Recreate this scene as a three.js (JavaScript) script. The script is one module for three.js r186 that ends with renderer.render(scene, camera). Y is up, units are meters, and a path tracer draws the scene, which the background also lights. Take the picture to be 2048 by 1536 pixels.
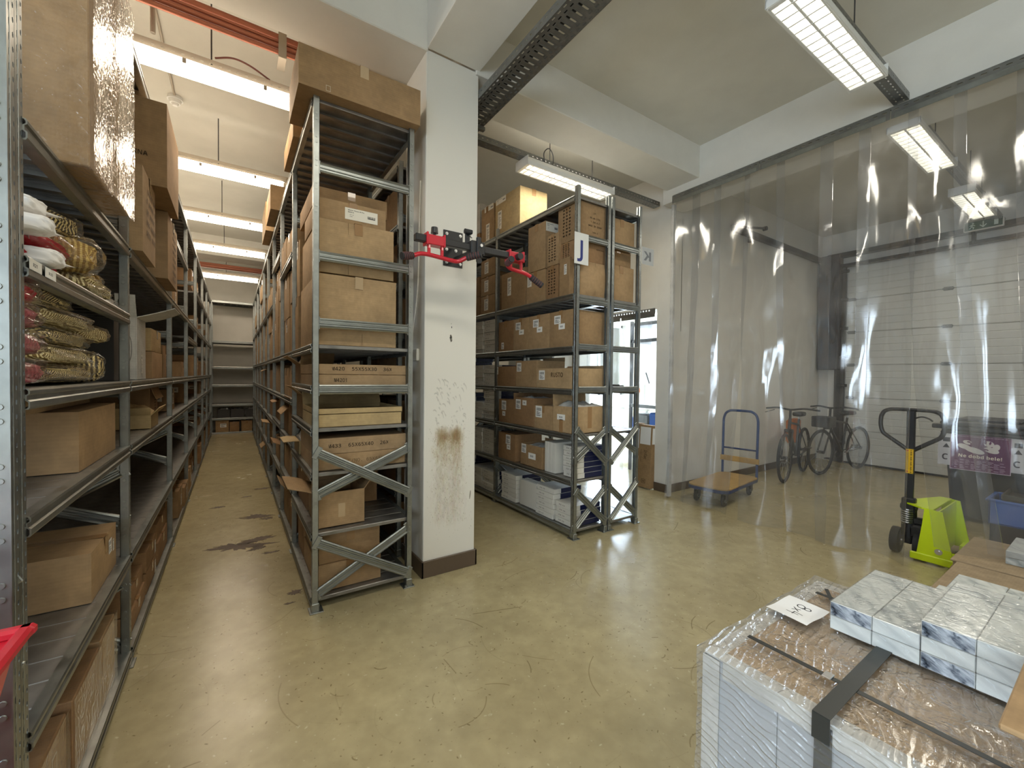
import * as THREE from 'three';
import { mergeGeometries } from 'three/addons/utils/BufferGeometryUtils.js';
import { RectAreaLightUniformsLib } from 'three/addons/lights/RectAreaLightUniformsLib.js';

// ───────── camera, exposure, sky, large lights ─────────
const R = Math.PI / 180, V = (x, y, z) => new THREE.Vector3(x, y, z);
const scene = new THREE.Scene();
const camera = new THREE.PerspectiveCamera(85.06, 2048 / 1536, 0.02, 60);
camera.rotation.order = 'YXZ';
camera.position.set(0, 1.4, 0);
camera.rotation.set(-1.041 * R, -33.676 * R, 0.6455 * R);
const renderer = new THREE.WebGLRenderer({ antialias: true });
renderer.toneMapping = THREE.LinearToneMapping;
renderer.toneMappingExposure = 1.40;
renderer.shadowMap.enabled = true;
RectAreaLightUniformsLib.init();
scene.background = new THREE.Color(0.82, 0.93, 1.0);
scene.backgroundIntensity = 4;
const COOL = new THREE.Color(1.0, 0.935, 0.79), WARM = new THREE.Color(1.0, 0.80, 0.58), DAY = new THREE.Color(0.66, 0.82, 1.0);
const LUM = 21, TUBE = 21;
function areaLight(color, intensity, w, h, from, to) {
  const l = new THREE.RectAreaLight(color, intensity, w, h);
  l.position.copy(from); l.lookAt(to); scene.add(l); l.castShadow = true; return l;
}
// daylight entering by the windows behind the camera and by those of the side room
areaLight(DAY, 6.5, 1.5, 1.6, V(-2.86, 1.75, 0.1), V(2, 1.2, 0.1));
areaLight(DAY, 6.5, 1.5, 1.6, V(-2.86, 1.75, 2.2), V(2, 1.2, 2.2));
areaLight(DAY, 20, 3.2, 1.7, V(6.9, 1.75, -7.3), V(6.3, 1.2, 0));
areaLight(DAY, 20, 2.6, 1.7, V(8.7, 1.75, -5.4), V(4, 1.2, -5.2));

// ───────── helpers ─────────
let seed = 7;
const rnd = () => { seed = (seed * 1664525 + 1013904223) >>> 0; return seed / 4294967296; };
const rr = (a, b) => a + (b - a) * rnd();
const pick = (a) => a[Math.floor(rnd() * a.length) % a.length];
const used = {};
const numbered = (n) => { const k = used[n] = (used[n] ?? -1) + 1; return k ? n + '_' + String(k).padStart(3, '0') : n; };
function tag(o, label, category, group, kind) {
  const u = o.userData = {};
  if (label) u.label = label; if (category) u.category = category; if (group) u.group = group; if (kind) u.kind = kind;
  return o;
}
function base(name, p = [0, 0, 0], ry = 0) { const g = new THREE.Group(); g.name = numbered(name); g.position.set(...p); g.rotation.y = ry; scene.add(g); return g; }
function mesh(name, g, m, parent = scene) {
  const o = new THREE.Mesh(Array.isArray(g) ? (g.length > 1 ? mergeGeometries(g) : g[0]) : g, m);
  o.name = parent === scene ? numbered(name) : name; o.castShadow = o.receiveShadow = true; parent.add(o); return o;
}
const struct = (name, g, m) => tag(mesh(name, g, m), null, null, null, 'structure');
// uv in metres on the plane a face looks along
function muv(g) {
  g = g.index ? g.toNonIndexed() : g;
  if (!g.attributes.normal) g.computeVertexNormals();
  const p = g.attributes.position, n = g.attributes.normal, uv = new Float32Array(p.count * 2);
  for (let i = 0; i < p.count; i += 3) {
    let a = 0, b = 0, c = 0;
    for (let k = 0; k < 3; k++) { a += n.getX(i + k); b += n.getY(i + k); c += n.getZ(i + k); }
    a = Math.abs(a); b = Math.abs(b); c = Math.abs(c);
    for (let k = i; k < i + 3; k++) {
      const x = p.getX(k), y = p.getY(k), z = p.getZ(k);
      uv[k * 2] = a > b && a > c ? z : x; uv[k * 2 + 1] = b >= a && b >= c ? z : y;
    }
  }
  const out = new THREE.BufferGeometry();
  out.setAttribute('position', p); out.setAttribute('normal', n); out.setAttribute('uv', new THREE.BufferAttribute(uv, 2));
  return out;
}
// box with its edges cut, centred
const boxCache = new Map();
function cb(w, h, d, b = 0.003, q) {
  const key = [w, h, d, b].map((v) => v.toFixed(4)).join();
  let g = boxCache.get(key);
  if (!g) {
    const t = [], X = w / 2, Y = h / 2, Z = d / 2; b = Math.min(b, X * 0.6, Y * 0.6, Z * 0.6);
    const quad = (p) => { const c = [0, 1, 2].map((k) => p.reduce((s, v) => s + v[k], 0)); const e1 = [0, 1, 2].map((k) => p[1][k] - p[0][k]), e2 = [0, 1, 2].map((k) => p[2][k] - p[0][k]);
      const n = [e1[1] * e2[2] - e1[2] * e2[1], e1[2] * e2[0] - e1[0] * e2[2], e1[0] * e2[1] - e1[1] * e2[0]];
      if (n[0] * c[0] + n[1] * c[1] + n[2] * c[2] < 0) p.reverse();
      for (let i = 1; i < p.length - 1; i++) t.push(...p[0], ...p[i], ...p[i + 1]); };
    const S = [-1, 1], x = X - b, y = Y - b, z = Z - b;
    for (const s of S) { quad([[s * X, -y, -z], [s * X, y, -z], [s * X, y, z], [s * X, -y, z]]); quad([[-x, s * Y, -z], [x, s * Y, -z], [x, s * Y, z], [-x, s * Y, z]]); quad([[-x, -y, s * Z], [x, -y, s * Z], [x, y, s * Z], [-x, y, s * Z]]); }
    if (b > 0) for (const s of S) for (const r of S) {
      quad([[s * X, r * y, -z], [s * x, r * Y, -z], [s * x, r * Y, z], [s * X, r * y, z]]);
      quad([[s * X, -y, r * z], [s * x, -y, r * Z], [s * x, y, r * Z], [s * X, y, r * z]]);
      quad([[-x, s * Y, r * z], [-x, s * y, r * Z], [x, s * y, r * Z], [x, s * Y, r * z]]);
      for (const k of S) quad([[s * X, r * y, k * z], [s * x, r * Y, k * z], [s * x, r * y, k * Z]]);
    }
    g = new THREE.BufferGeometry(); g.setAttribute('position', new THREE.Float32BufferAttribute(t, 3)); g.computeVertexNormals(); g = muv(g);
    boxCache.set(key, g);
  }
  return g;
}
const at = (g, x, y, z, rx = 0, ry = 0, rz = 0) => { const c = g.clone(); c.applyMatrix4(new THREE.Matrix4().compose(V(x, y, z), new THREE.Quaternion().setFromEuler(new THREE.Euler(rx, ry, rz, 'YXZ')), V(1, 1, 1))); return c; };
const bx = (w, h, d, x, y, z, b = 0.003, ry = 0) => at(cb(w, h, d, b), x, y, z, 0, ry, 0);
const bb = (x0, x1, y0, y1, z0, z1, b = 0) => bx(x1 - x0, y1 - y0, z1 - z0, (x0 + x1) / 2, (y0 + y1) / 2, (z0 + z1) / 2, b);   // box by its bounds
// extruded outline (list of [x, y]), along z from 0 to d, with holes
function ext(pts, d, holes = []) {
  const s = new THREE.Shape(pts.map(([x, y]) => new THREE.Vector2(x, y)));
  for (const h of holes) s.holes.push(new THREE.Path(h.map(([x, y]) => new THREE.Vector2(x, y))));
  return muv(new THREE.ExtrudeGeometry(s, { depth: d, bevelEnabled: false, curveSegments: 6 }));
}
const rectHole = (x, y, w, h) => [[x - w / 2, y - h / 2], [x - w / 2, y + h / 2], [x + w / 2, y + h / 2], [x + w / 2, y - h / 2]];
const slot = (x, y, w, h, n = 4) => { const r = Math.min(w, h) / 2, o = [], v = h > w; for (let k = 0; k <= n; k++) { const a = Math.PI * k / n; o.push(v ? [x + r * Math.cos(a), y + h / 2 - r + r * Math.sin(a)] : [x + w / 2 - r + r * Math.sin(a), y + r * Math.cos(a)]); } for (let k = 0; k <= n; k++) { const a = Math.PI * k / n; o.push(v ? [x - r * Math.cos(a), y - h / 2 + r - r * Math.sin(a)] : [x - w / 2 + r - r * Math.sin(a), y - r * Math.cos(a)]); } return v ? o : o; };
function tb(pts, r, { seg = pts.length * 6, rad = 8, closed = false, tension = 0.5, straight = false } = {}) {
  const p = pts.map((q) => V(...q)); let c;
  if (straight) { c = new THREE.CurvePath(); for (let i = 0; i < p.length - 1; i++) c.add(new THREE.LineCurve3(p[i], p[i + 1])); if (closed) c.add(new THREE.LineCurve3(p.at(-1), p[0])); }
  else c = new THREE.CatmullRomCurve3(p, closed, 'catmullrom', tension);
  return muv(new THREE.TubeGeometry(c, seg, r, rad, closed));
}
const rod = (a, b, r, rad = 8) => { const A = V(...a), B = V(...b), d = B.clone().sub(A), g = new THREE.CylinderGeometry(r, r, d.length(), rad); g.applyQuaternion(new THREE.Quaternion().setFromUnitVectors(V(0, 1, 0), d.clone().normalize())); const m = A.add(B).multiplyScalar(0.5); g.translate(m.x, m.y, m.z); return muv(g); };
const cyl = (r1, r2, h, x, y, z, rx = 0, ry = 0, rz = 0, seg = 20) => at(muv(new THREE.CylinderGeometry(r1, r2, h, seg)), x, y, z, rx, ry, rz);
const tor = (r, t, x, y, z, rx = 0, ry = 0, rz = 0, seg = 32) => at(muv(new THREE.TorusGeometry(r, t, 8, seg)), x, y, z, rx, ry, rz);
const ord = ['first', 'second', 'third', 'fourth', 'fifth', 'sixth', 'seventh', 'eighth', 'ninth', 'tenth', 'eleventh', 'twelfth'];

// ───────── textures and materials ─────────
function noise2(P, sd) { const t = new Float32Array(P * P); let s = sd * 7919 + 13; for (let i = 0; i < t.length; i++) { s = (s * 1664525 + 1013904223) >>> 0; t[i] = s / 4294967296; }
  return (x, y) => { const X = Math.floor(x), Y = Math.floor(y), f = x - X, g = y - Y, u = f * f * (3 - 2 * f), v = g * g * (3 - 2 * g), w = (a, b) => t[((b % P + P) % P) * P + ((a % P + P) % P)]; return (w(X, Y) * (1 - u) + w(X + 1, Y) * u) * (1 - v) + (w(X, Y + 1) * (1 - u) + w(X + 1, Y + 1) * u) * v; }; }
function fbm(P, oct, sd) { const n = []; for (let k = 0; k < oct; k++) n.push(noise2(P << k, sd + k)); return (u, v) => { let a = 0, w = 0.5, t = 0; for (let k = 0; k < oct; k++) { a += w * n[k](u * (P << k), v * (P << k)); t += w; w *= 0.5; } return a / t; }; }
function tex(size, fn, srgb, metres = 1) {
  const d = new Uint8Array(size * size * 4);
  for (let y = 0, i = 0; y < size; y++) for (let x = 0; x < size; x++, i += 4) { const c = fn((x + 0.5) / size, (y + 0.5) / size, x, y); d[i] = c[0]; d[i + 1] = c[1]; d[i + 2] = c[2]; d[i + 3] = 255; }
  const t = new THREE.DataTexture(d, size, size); t.wrapS = t.wrapT = THREE.RepeatWrapping; t.magFilter = THREE.LinearFilter; t.minFilter = THREE.LinearMipmapLinearFilter; if (srgb) t.colorSpace = THREE.SRGBColorSpace;
  t.repeat.set(1 / metres, 1 / metres); t.needsUpdate = true; return t;
}
const cl = (v) => Math.max(0, Math.min(255, v));
const grey = (f) => (u, v, x, y) => { const g = cl(f(u, v, x, y)); return [g, g, g]; };
function canvasTex(w, h, draw) { const c = document.createElement('canvas'); c.width = w; c.height = h; draw(c.getContext('2d'), w, h); const t = new THREE.CanvasTexture(c); t.colorSpace = THREE.SRGBColorSpace; return t; }
const M = {};
const std = (o) => new THREE.MeshPhysicalMaterial(o);
{
  const f1 = fbm(4, 6, 3), f2 = fbm(8, 5, 21), f3 = fbm(16, 4, 33);
  // cardboard: fibre flecks and faint flute lines
  const card = tex(512, (u, v) => { const n = f2(u, v) * 34 + f3(u * 2, v * 2) * 26 + Math.sin(v * 512 * 0.55) * 2.2; return [cl(200 + n - 10), cl(198 + n - 10), cl(195 + n - 12)]; }, true, 0.6);
  const cbump = tex(256, grey((u, v) => 120 + f2(u, v) * 60 + Math.sin(u * Math.PI * 2 * 40) * 20), false, 0.35);
  const tones = [[0.50, 0.33, 0.175], [0.43, 0.275, 0.14], [0.56, 0.385, 0.21], [0.40, 0.235, 0.115], [0.47, 0.32, 0.18], [0.62, 0.46, 0.24], [0.50, 0.385, 0.26]];
  M.card = tones.map(([r, g, b]) => std({ color: new THREE.Color(r, g, b), map: card, bumpMap: cbump, bumpScale: 0.0006, roughness: 0.78 }));
  M.cardIn = std({ color: new THREE.Color(0.40, 0.27, 0.15), map: card, roughness: 0.9 });
  M.whiteCard = std({ color: new THREE.Color(0.72, 0.71, 0.69), map: card, roughness: 0.6 });
  M.tape = std({ color: new THREE.Color(0.33, 0.19, 0.085), roughness: 0.22, clearcoat: 0.4 });
  M.clearTape = std({ color: new THREE.Color(0.50, 0.36, 0.21), roughness: 0.15, clearcoat: 0.7 });
  // galvanised sheet with spangle and handling marks
  const zinc = tex(512, (u, v) => { const n = f2(u, v), k = f3(u * 1, v * 1), g = 206 + (n - 0.5) * 26 + (k - 0.5) * 26; return [cl(g), cl(g + 2), cl(g + 1)]; }, true, 0.5);
  const zr = tex(512, grey((u, v) => 66 + f2(u, v) * 40 + f3(u, v) * 30), false, 0.7);
  M.zinc = std({ color: new THREE.Color(0.535, 0.55, 0.54), map: zinc, metalness: 0.95, roughness: 0.95, roughnessMap: zr });
  M.zincDark = std({ color: new THREE.Color(0.42, 0.42, 0.415), map: zinc, metalness: 0.85, roughness: 0.9, roughnessMap: zr });
  const wipe = tex(512, grey((u, v) => 70 + f1(u * 0.5 + 0.1, v * 4) * 90 + f3(u, v * 2) * 40), false, 1.1);
  const wipeC = tex(512, (u, v) => { const g = 188 + (f1(u, v * 3) - 0.5) * 90 + (f3(u, v) - 0.5) * 50; return [cl(g + 3), cl(g), cl(g - 3)]; }, true, 1.1);
  M.shelf = std({ color: new THREE.Color(0.58, 0.58, 0.57), map: wipeC, metalness: 0.8, roughness: 0.85, roughnessMap: wipe });
  M.steel = std({ color: new THREE.Color(0.6, 0.6, 0.6), metalness: 1, roughness: 0.3 });
  // painted plaster
  const pl = tex(512, grey((u, v) => 110 + f1(u, v) * 70 + f3(u * 2, v * 2) * 50), false, 1.3);
  const plc = tex(512, (u, v) => { const n = (f1(u, v) - 0.5) * 12 + (f3(u, v) - 0.5) * 8; return [cl(236 + n), cl(232 + n), cl(222 + n)]; }, true, 2.1);
  M.wall = std({ color: new THREE.Color(0.90, 0.90, 0.90), map: plc, bumpMap: pl, bumpScale: 0.002, roughness: 0.75 });
  M.ceil = std({ color: new THREE.Color(0.80, 0.80, 0.78), map: plc, bumpMap: pl, bumpScale: 0.003, roughness: 0.9 });
  M.skirt = std({ color: new THREE.Color(0.13, 0.095, 0.07), map: plc, roughness: 0.4 });
  // worn epoxy floor
  const dots = []; { let s = 5; const q = () => { s = (s * 1664525 + 1013904223) >>> 0; return s / 4294967296; }; for (let i = 0; i < 15000; i++) dots.push([q(), q(), q(), q()]); }
  const floorC = canvasTex(2048, 2048, (c, w, h) => {
    const im = c.createImageData(w, h), d = im.data;
    for (let y = 0, i = 0; y < h; y++) for (let x = 0; x < w; x++, i += 4) { const u = x / w, v = y / h, n = (f1(u, v) - 0.5) * 26 + (f2(u * 2, v * 2) - 0.5) * 20 + (f3(u * 6, v * 6) - 0.5) * 20; d[i] = 179 + n; d[i + 1] = 166 + n; d[i + 2] = 129 + n * 0.85; d[i + 3] = 255; }
    c.putImageData(im, 0, 0);
    for (const [a, b, r, k] of dots) { c.fillStyle = k < 0.62 ? `rgba(96,82,50,${0.2 + 0.5 * r})` : `rgba(216,208,176,${0.3 + 0.3 * r})`; c.beginPath(); c.ellipse(a * w, b * h, 0.5 + r * r * r * r * 3.2, 0.5 + k * 0.8 * (0.4 + r * r), k * 9, 0, 7); c.fill(); }
    c.lineCap = 'round';
    for (let i = 0; i < 640; i++) { const [a, b, r, k] = dots[i], [e, f] = dots[i + 700], L = 6 + 78 * r * r * r; c.strokeStyle = `rgba(92,78,46,${0.12 + 0.4 * k * k})`; c.lineWidth = 0.8 + 1.5 * k * k; const t = e * 6.28, x = a * w, y = b * h; c.beginPath(); c.moveTo(x, y); c.quadraticCurveTo(x + L * Math.cos(t), y + L * Math.sin(t), x + 1.7 * L * Math.cos(t + (f - 0.5) * 1.6), y + 1.7 * L * Math.sin(t + (f - 0.5) * 1.6)); c.stroke(); }
  });
  floorC.wrapS = floorC.wrapT = THREE.RepeatWrapping; floorC.repeat.set(1 / 4.6, 1 / 4.6);
  const floorR = tex(512, grey((u, v) => 28 + f1(u, v) * 44 + f2(u * 3, v * 3) * 26), false, 3.3);
  const floorB = tex(512, grey((u, v) => 110 + f1(u, v) * 60 + f3(u, v) * 30), false, 0.9);
  M.floor = std({ color: new THREE.Color(0.93, 0.93, 0.93), map: floorC, roughness: 0.95, roughnessMap: floorR, bumpMap: floorB, bumpScale: 0.0022 });
  M.worn = std({ color: new THREE.Color(0.16, 0.115, 0.085), map: card, roughness: 0.6 });
  M.white = std({ color: new THREE.Color(0.80, 0.79, 0.75), roughness: 0.4 });
  M.whiteMat = std({ color: new THREE.Color(0.78, 0.78, 0.77), map: plc, roughness: 0.55 });
  M.louvre = std({ color: new THREE.Color(0.88, 0.88, 0.85), roughness: 0.25, metalness: 0.1 });
  M.glowCool = std({ color: new THREE.Color(0.9, 0.9, 0.85), emissive: COOL, emissiveIntensity: 1.25, roughness: 0.6 });
  M.glowWarm = std({ color: new THREE.Color(0.9, 0.88, 0.85), emissive: new THREE.Color(1, 0.9, 0.74), emissiveIntensity: 8, roughness: 0.6 });
  M.copper = std({ color: new THREE.Color(0.42, 0.145, 0.085), roughness: 0.35, metalness: 0.35 });
  M.black = std({ color: new THREE.Color(0.018, 0.018, 0.020), roughness: 0.38 });
  M.rubber = std({ color: new THREE.Color(0.022, 0.021, 0.022), roughness: 0.75 });
  M.red = std({ color: new THREE.Color(0.52, 0.012, 0.028), roughness: 0.35, clearcoat: 0.3 });
  M.lime = std({ color: new THREE.Color(0.60, 0.76, 0.004), roughness: 0.35, clearcoat: 0.35 });
  M.blue = std({ color: new THREE.Color(0.05, 0.13, 0.42), roughness: 0.45 });
  M.trolleyBlue = std({ color: new THREE.Color(0.035, 0.055, 0.14), roughness: 0.4 });
  M.bin = std({ color: new THREE.Color(0.028, 0.030, 0.036), roughness: 0.5 });
  M.ply = std({ color: new THREE.Color(0.62, 0.40, 0.15), map: card, roughness: 0.5 });
  M.pine = std({ color: new THREE.Color(0.46, 0.32, 0.17), map: card, roughness: 0.75 });
  M.orange = std({ color: new THREE.Color(0.62, 0.17, 0.03), roughness: 0.6 });
  M.navy = std({ color: new THREE.Color(0.010, 0.014, 0.055), roughness: 0.35 });
  M.paper = std({ color: new THREE.Color(0.82, 0.82, 0.81), roughness: 0.6 });
  M.greyDark = std({ color: new THREE.Color(0.05, 0.048, 0.047), roughness: 0.5 });
  M.bracket = std({ color: new THREE.Color(0.42, 0.36, 0.28), roughness: 0.5, metalness: 0.3 });
  M.cable = std({ color: new THREE.Color(0.15, 0.04, 0.025), roughness: 0.5 });
  // stretch film: thin, glossy and wrinkled
  const wr = tex(512, grey((u, v) => { const a = f1(u * 1, v * 1), b = f2(u, v); return 255 * Math.pow(Math.abs(Math.sin((a * 6 + b * 2.2) * 3.1)), 0.6) * 0.8 + b * 40; }), false, 0.34);
  const ws = tex(512, grey((u, v) => { const a = f1(u, v); return 40 + 150 * Math.pow(Math.abs(Math.sin((v * 22 + u * 4 + a * 2.2) * Math.PI)), 7) + 60 * f2(u, v); }), false, 0.5);
  M.film = std({ color: new THREE.Color(0.97, 0.965, 0.955), transmission: 1, thickness: 0, roughness: 0.14, ior: 1.55, bumpMap: wr, bumpScale: 0.0042 });
  M.filmFlat = std({ color: new THREE.Color(0.975, 0.97, 0.965), transmission: 1, thickness: 0, roughness: 0.12, ior: 1.5, bumpMap: wr, bumpScale: 0.0018 });
  M.filmWrap = std({ color: new THREE.Color(0.955, 0.96, 0.97), transmission: 0.93, thickness: 0, roughness: 0.15, ior: 1.55, bumpMap: ws, bumpScale: 0.006 });
  // PVC strips
  const hz = tex(512, grey((u, v) => 14 + 40 * Math.max(0, f1(u, v) - 0.42) + 46 * Math.pow(f2(u, v * 0.7), 4) * 2), false, 1.7);
  M.pvc = std({ color: new THREE.Color(0.925, 0.93, 0.94), transmission: 0.985, thickness: 0, roughness: 1, roughnessMap: hz, ior: 1.53, bumpMap: tex(256, grey((u, v) => 255 * f1(u, v)), false, 1.9), bumpScale: 0.006 });
  M.glass = std({ color: new THREE.Color(0.96, 0.98, 0.98), transmission: 1, thickness: 0, roughness: 0.02, ior: 1.5 });
  // polished marble with grey veins
  const vein = (sd, str, size = 0.42) => { const a = fbm(3, 6, sd), b = fbm(5, 5, sd + 9); return tex(512, (u, v) => { const t = Math.abs(Math.sin(((u * 2 + v * 1) + a(u, v) * 1.5) * Math.PI)), s2 = Math.pow(b(u * 1, (v * 4 + u * 2)), 2.2), q = (Math.pow(1 - t, 3) * 0.55 * a(v, u) + s2 * 0.55) * str, w = (b(u, v * 2) - 0.5) * 16; return [cl(226 + w - q * 150), cl(228 + w - q * 142), cl(225 + w - q * 130)]; }, true, size); };
  M.marble = [vein(41, 0.8), vein(57, 1.0), vein(73, 0.55)].map((t) => std({ color: new THREE.Color(0.93, 0.95, 0.96), map: t, roughness: 0.18 }));
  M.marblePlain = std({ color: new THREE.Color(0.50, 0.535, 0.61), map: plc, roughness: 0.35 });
  M.marbleDark = std({ color: new THREE.Color(0.80, 0.85, 0.97), map: vein(91, 2.6, 0.13), roughness: 0.2 });
}
// ───────── the building ─────────
const CEIL = 3.92;
{
  const f = struct('floor', bb(-3.2, 9.1, -0.2, 0, -12.7, 4.0), M.floor);
  // worn-through patches of the coating in the aisle: flat, with a ragged outline
  const blot = (x, z, rx, rz, sd, rot) => { const a = fbm(5, 3, sd), b = fbm(40, 3, sd + 7), p = []; for (let k = 0; k < 160; k++) { const t = k / 160 * 6.2832, q = Math.max(0.12, 0.1 + 1.7 * a(k / 160, 0.3) * (0.3 + 1.3 * b(k / 160, 0.7))); const X = rx * q * Math.cos(t), Z = rz * q * Math.sin(t); p.push([x + X * Math.cos(rot) - Z * Math.sin(rot), -(z + X * Math.sin(rot) + Z * Math.cos(rot))]); } return at(ext(p, 0.0008), 0, 0, 0, -Math.PI / 2); };
  for (const [x, z, rx, rz, sd, rot] of [[0.03, -4.02, 0.17, 0.07, 3, 0.25], [0.13, -4.1, 0.12, 0.06, 5, -0.4], [0.17, -3.9, 0.06, 0.04, 6, 0], [0.2, -4.75, 0.14, 0.05, 8, 0.3], [0.27, -4.66, 0.06, 0.03, 9, 0], [0.33, -2.98, 0.04, 0.03, 12, 0], [0.30, -5.9, 0.10, 0.04, 14, 0], [-0.12, -5.3, 0.05, 0.03, 15, 0], [0.25, -3.75, 0.05, 0.02, 17, 0], [0.29, -2.85, 0.02, 0.012, 19, 0], [0.12, -5.6, 0.05, 0.02, 22, 0]])
    mesh('worn_patch', blot(x, z, rx, rz, sd, rot), M.worn, f);
  struct('ceiling', bb(-3.2, 9.1, CEIL, CEIL + 0.2, -12.7, 4.0), M.ceil);
  // beams over the pillar line, across the room, and over the strip curtain
  struct('beam_1', bb(1.09, 1.49, 3.605, CEIL + 0.02, -2.71, 3.8, 0.003), M.wall);
  struct('beam_2', bb(-1.2, 1.10, 3.59, CEIL + 0.02, -3.11, -2.71, 0.006), M.wall);
  struct('beam_3', bb(1.46, 4.3, 3.58, CEIL + 0.02, -3.11, -2.70, 0.006), M.wall);
  struct('beam_4', bb(4.21, 4.60, 3.43, CEIL + 0.02, -3.16, 3.8, 0.004), M.wall);
  struct('beam_5', bb(-1.2, 4.4, 3.56, CEIL + 0.02, -9.9, -9.45, 0.006), M.wall);
  // pillar with its tiled skirting, scuffed and stained where hands and boots touch it
  const stain = canvasTex(512, 2048, (c, w, h) => {
    c.fillStyle = '#ebe7dd'; c.fillRect(0, 0, w, h); let s = 11; const q = () => { s = (s * 1664525 + 1013904223) >>> 0; return s / 4294967296; };
    const Y = (y) => h - y / 3.6 * h, X = (x) => (x - 1.09) / 0.40 * w;
    for (let i = 0; i < 3400; i++) { const a = q() < 0.45 ? 1.222 : 1.335, t = q(), x = a + (q() + q() + q() - 1.5) * (0.05 + 0.03 * t), y = 0.90 - t * t * 0.66 + (q() - 0.5) * 0.07; c.fillStyle = `rgba(${112 + q() * 30},${88 + q() * 20},${48},${(0.010 + 0.026 * q()) * (1.15 - 0.7 * t)})`; c.beginPath(); c.ellipse(X(x), Y(y), 3 + q() * 15, 4 + q() * 22, (q() - 0.5) * 0.8, 0, 7); c.fill(); }
    for (let i = 0; i < 900; i++) { const a = q() < 0.45 ? 1.222 : 1.335, t = q(), x = a + (q() + q() + q() - 1.5) * 0.085, y = 0.88 - t * t * 0.66 + (q() - 0.5) * 0.07; c.fillStyle = `rgba(${90 + q() * 30},${72 + q() * 20},${44},${0.10 + 0.2 * q()})`; c.beginPath(); c.ellipse(X(x), Y(y), 0.8 + q() * 2.2, 0.8 + q() * 3.5, (q() - 0.5) * 2, 0, 7); c.fill(); }
    for (let i = 0; i < 60; i++) { const x = 1.15 + q() * 0.26, y = 0.93 + q() * 0.36, r = 14 + q() * 24, a0 = 4.0 + q(), a1 = a0 + 0.6 + q(); for (let k = 0; k < 5; k++) { c.strokeStyle = `rgba(92,88,78,${0.03 + 0.05 * q()})`; c.lineWidth = 2 + q() * 5; c.beginPath(); c.arc(X(x) + q() * 5, Y(y) + 20 + q() * 5, r, a0 + q() * 0.3, a1 - q() * 0.3); c.stroke(); } }
    for (let i = 0; i < 160; i++) { const x = 1.1 + q() * 0.38, y = 0.12 + q() * 0.9; c.fillStyle = `rgba(95,88,70,${0.08 + 0.2 * q()})`; c.beginPath(); c.ellipse(X(x), Y(y), 1 + q() * 2, 1 + q() * 4, q() * 3, 0, 7); c.fill(); }
    c.fillStyle = 'rgba(90,86,78,.75)'; c.beginPath(); c.ellipse(X(1.287), Y(1.60), 12, 14, 0, 0, 7); c.fill(); c.fillStyle = 'rgba(40,38,34,.9)'; for (let i = 0; i < 26; i++) { c.beginPath(); c.arc(X(1.287) + (q() - 0.5) * 26, Y(1.60) + (q() - 0.5) * 30, 1 + q() * 2.4, 0, 7); c.fill(); } c.beginPath(); c.arc(X(1.292), Y(1.68), 4, 0, 7); c.fill(); c.beginPath(); c.arc(X(1.289), Y(1.705), 2, 0, 7); c.fill();
    c.fillStyle = 'rgba(110,104,88,.7)'; c.beginPath(); c.ellipse(X(1.462), Y(0.42), 6, 20, 0.3, 0, 7); c.fill();
  });
  const pil = struct('pillar', bb(1.09, 1.49, 0, 3.605, -3.11, -2.72, 0.004), M.wall);
  const face = new THREE.PlaneGeometry(0.376, 3.48); face.translate(1.29, 1.86, -2.7195);
  mesh('front_face', face, std({ color: 0xf4f4f4, map: stain, roughness: 0.7 }), pil);
  for (const g of [bb(1.075, 1.505, 0, 0.115, -2.72, -2.705, 0.003), bb(1.075, 1.09, 0, 0.115, -3.11, -2.705, 0.003), bb(1.49, 1.505, 0, 0.115, -3.11, -2.705, 0.003)]) mesh('skirting_tile', g, M.skirt, pil);
  // walls, all of them with thickness
  struct('wall_aisle', bb(-1.40, -1.16, 0, CEIL + 0.05, -12.5, -1.30), M.wall);
  struct('wall_corner', bb(-3.1, -1.16, 0, CEIL + 0.05, -1.5, -1.28), M.wall);
  struct('wall_far', bb(-1.4, 9.0, 0, CEIL + 0.05, -12.7, -12.4), M.wall);
  struct('wall_behind', bb(-3.2, 9.0, 0, CEIL + 0.05, 3.6, 3.9), M.wall);
  const holes = (name, x0, x1, z0, z1, list) => {   // wall across x with openings [za, zb, ya, yb]
    const g = []; let z = z0; for (const [a, b, y0, y1] of list) { if (a > z) g.push(bb(x0, x1, 0, CEIL + 0.05, z, a)); if (y0 > 0) g.push(bb(x0, x1, 0, y0, a, b)); g.push(bb(x0, x1, y1, CEIL + 0.05, a, b)); z = b; } g.push(bb(x0, x1, 0, CEIL + 0.05, z, z1)); return struct(name, g, M.wall);
  };
  holes('wall_daylight', -3.15, -2.9, -1.5, 3.7, [[-0.7, 0.9, 0.95, 2.55], [1.4, 3.0, 0.95, 2.55]]);
  holes('wall_right', 4.40, 4.62, -12.5, 3.7, [[-4.75, -3.36, 0, 2.26], [-3.17, 1.6, 0, 3.45]]);
  struct('wall_partition', bb(4.61, 8.7, 0, CEIL + 0.05, -3.36, -3.17), M.wall);
  struct('added_door_backing', bb(8.90, 8.94, 0, 3.4, -2.9, 0.9), M.wall);  // unseen backing added behind the garage door, stops sky glowing through panel joints
  holes('wall_garage', 8.68, 8.95, -12.5, 3.7, [[-6.8, -4.0, 0.95, 2.75], [-2.75, 0.7, 0, 3.28]]);
  { const x0 = 5.2, x1 = 8.5; struct('wall_lab', [bb(4.4, x0, 0, CEIL + 0.05, -7.7, -7.45), bb(x1, 8.9, 0, CEIL + 0.05, -7.7, -7.45), bb(x0, x1, 0, 0.95, -7.7, -7.45), bb(x0, x1, 2.75, CEIL + 0.05, -7.7, -7.45)], M.wall); }
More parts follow.
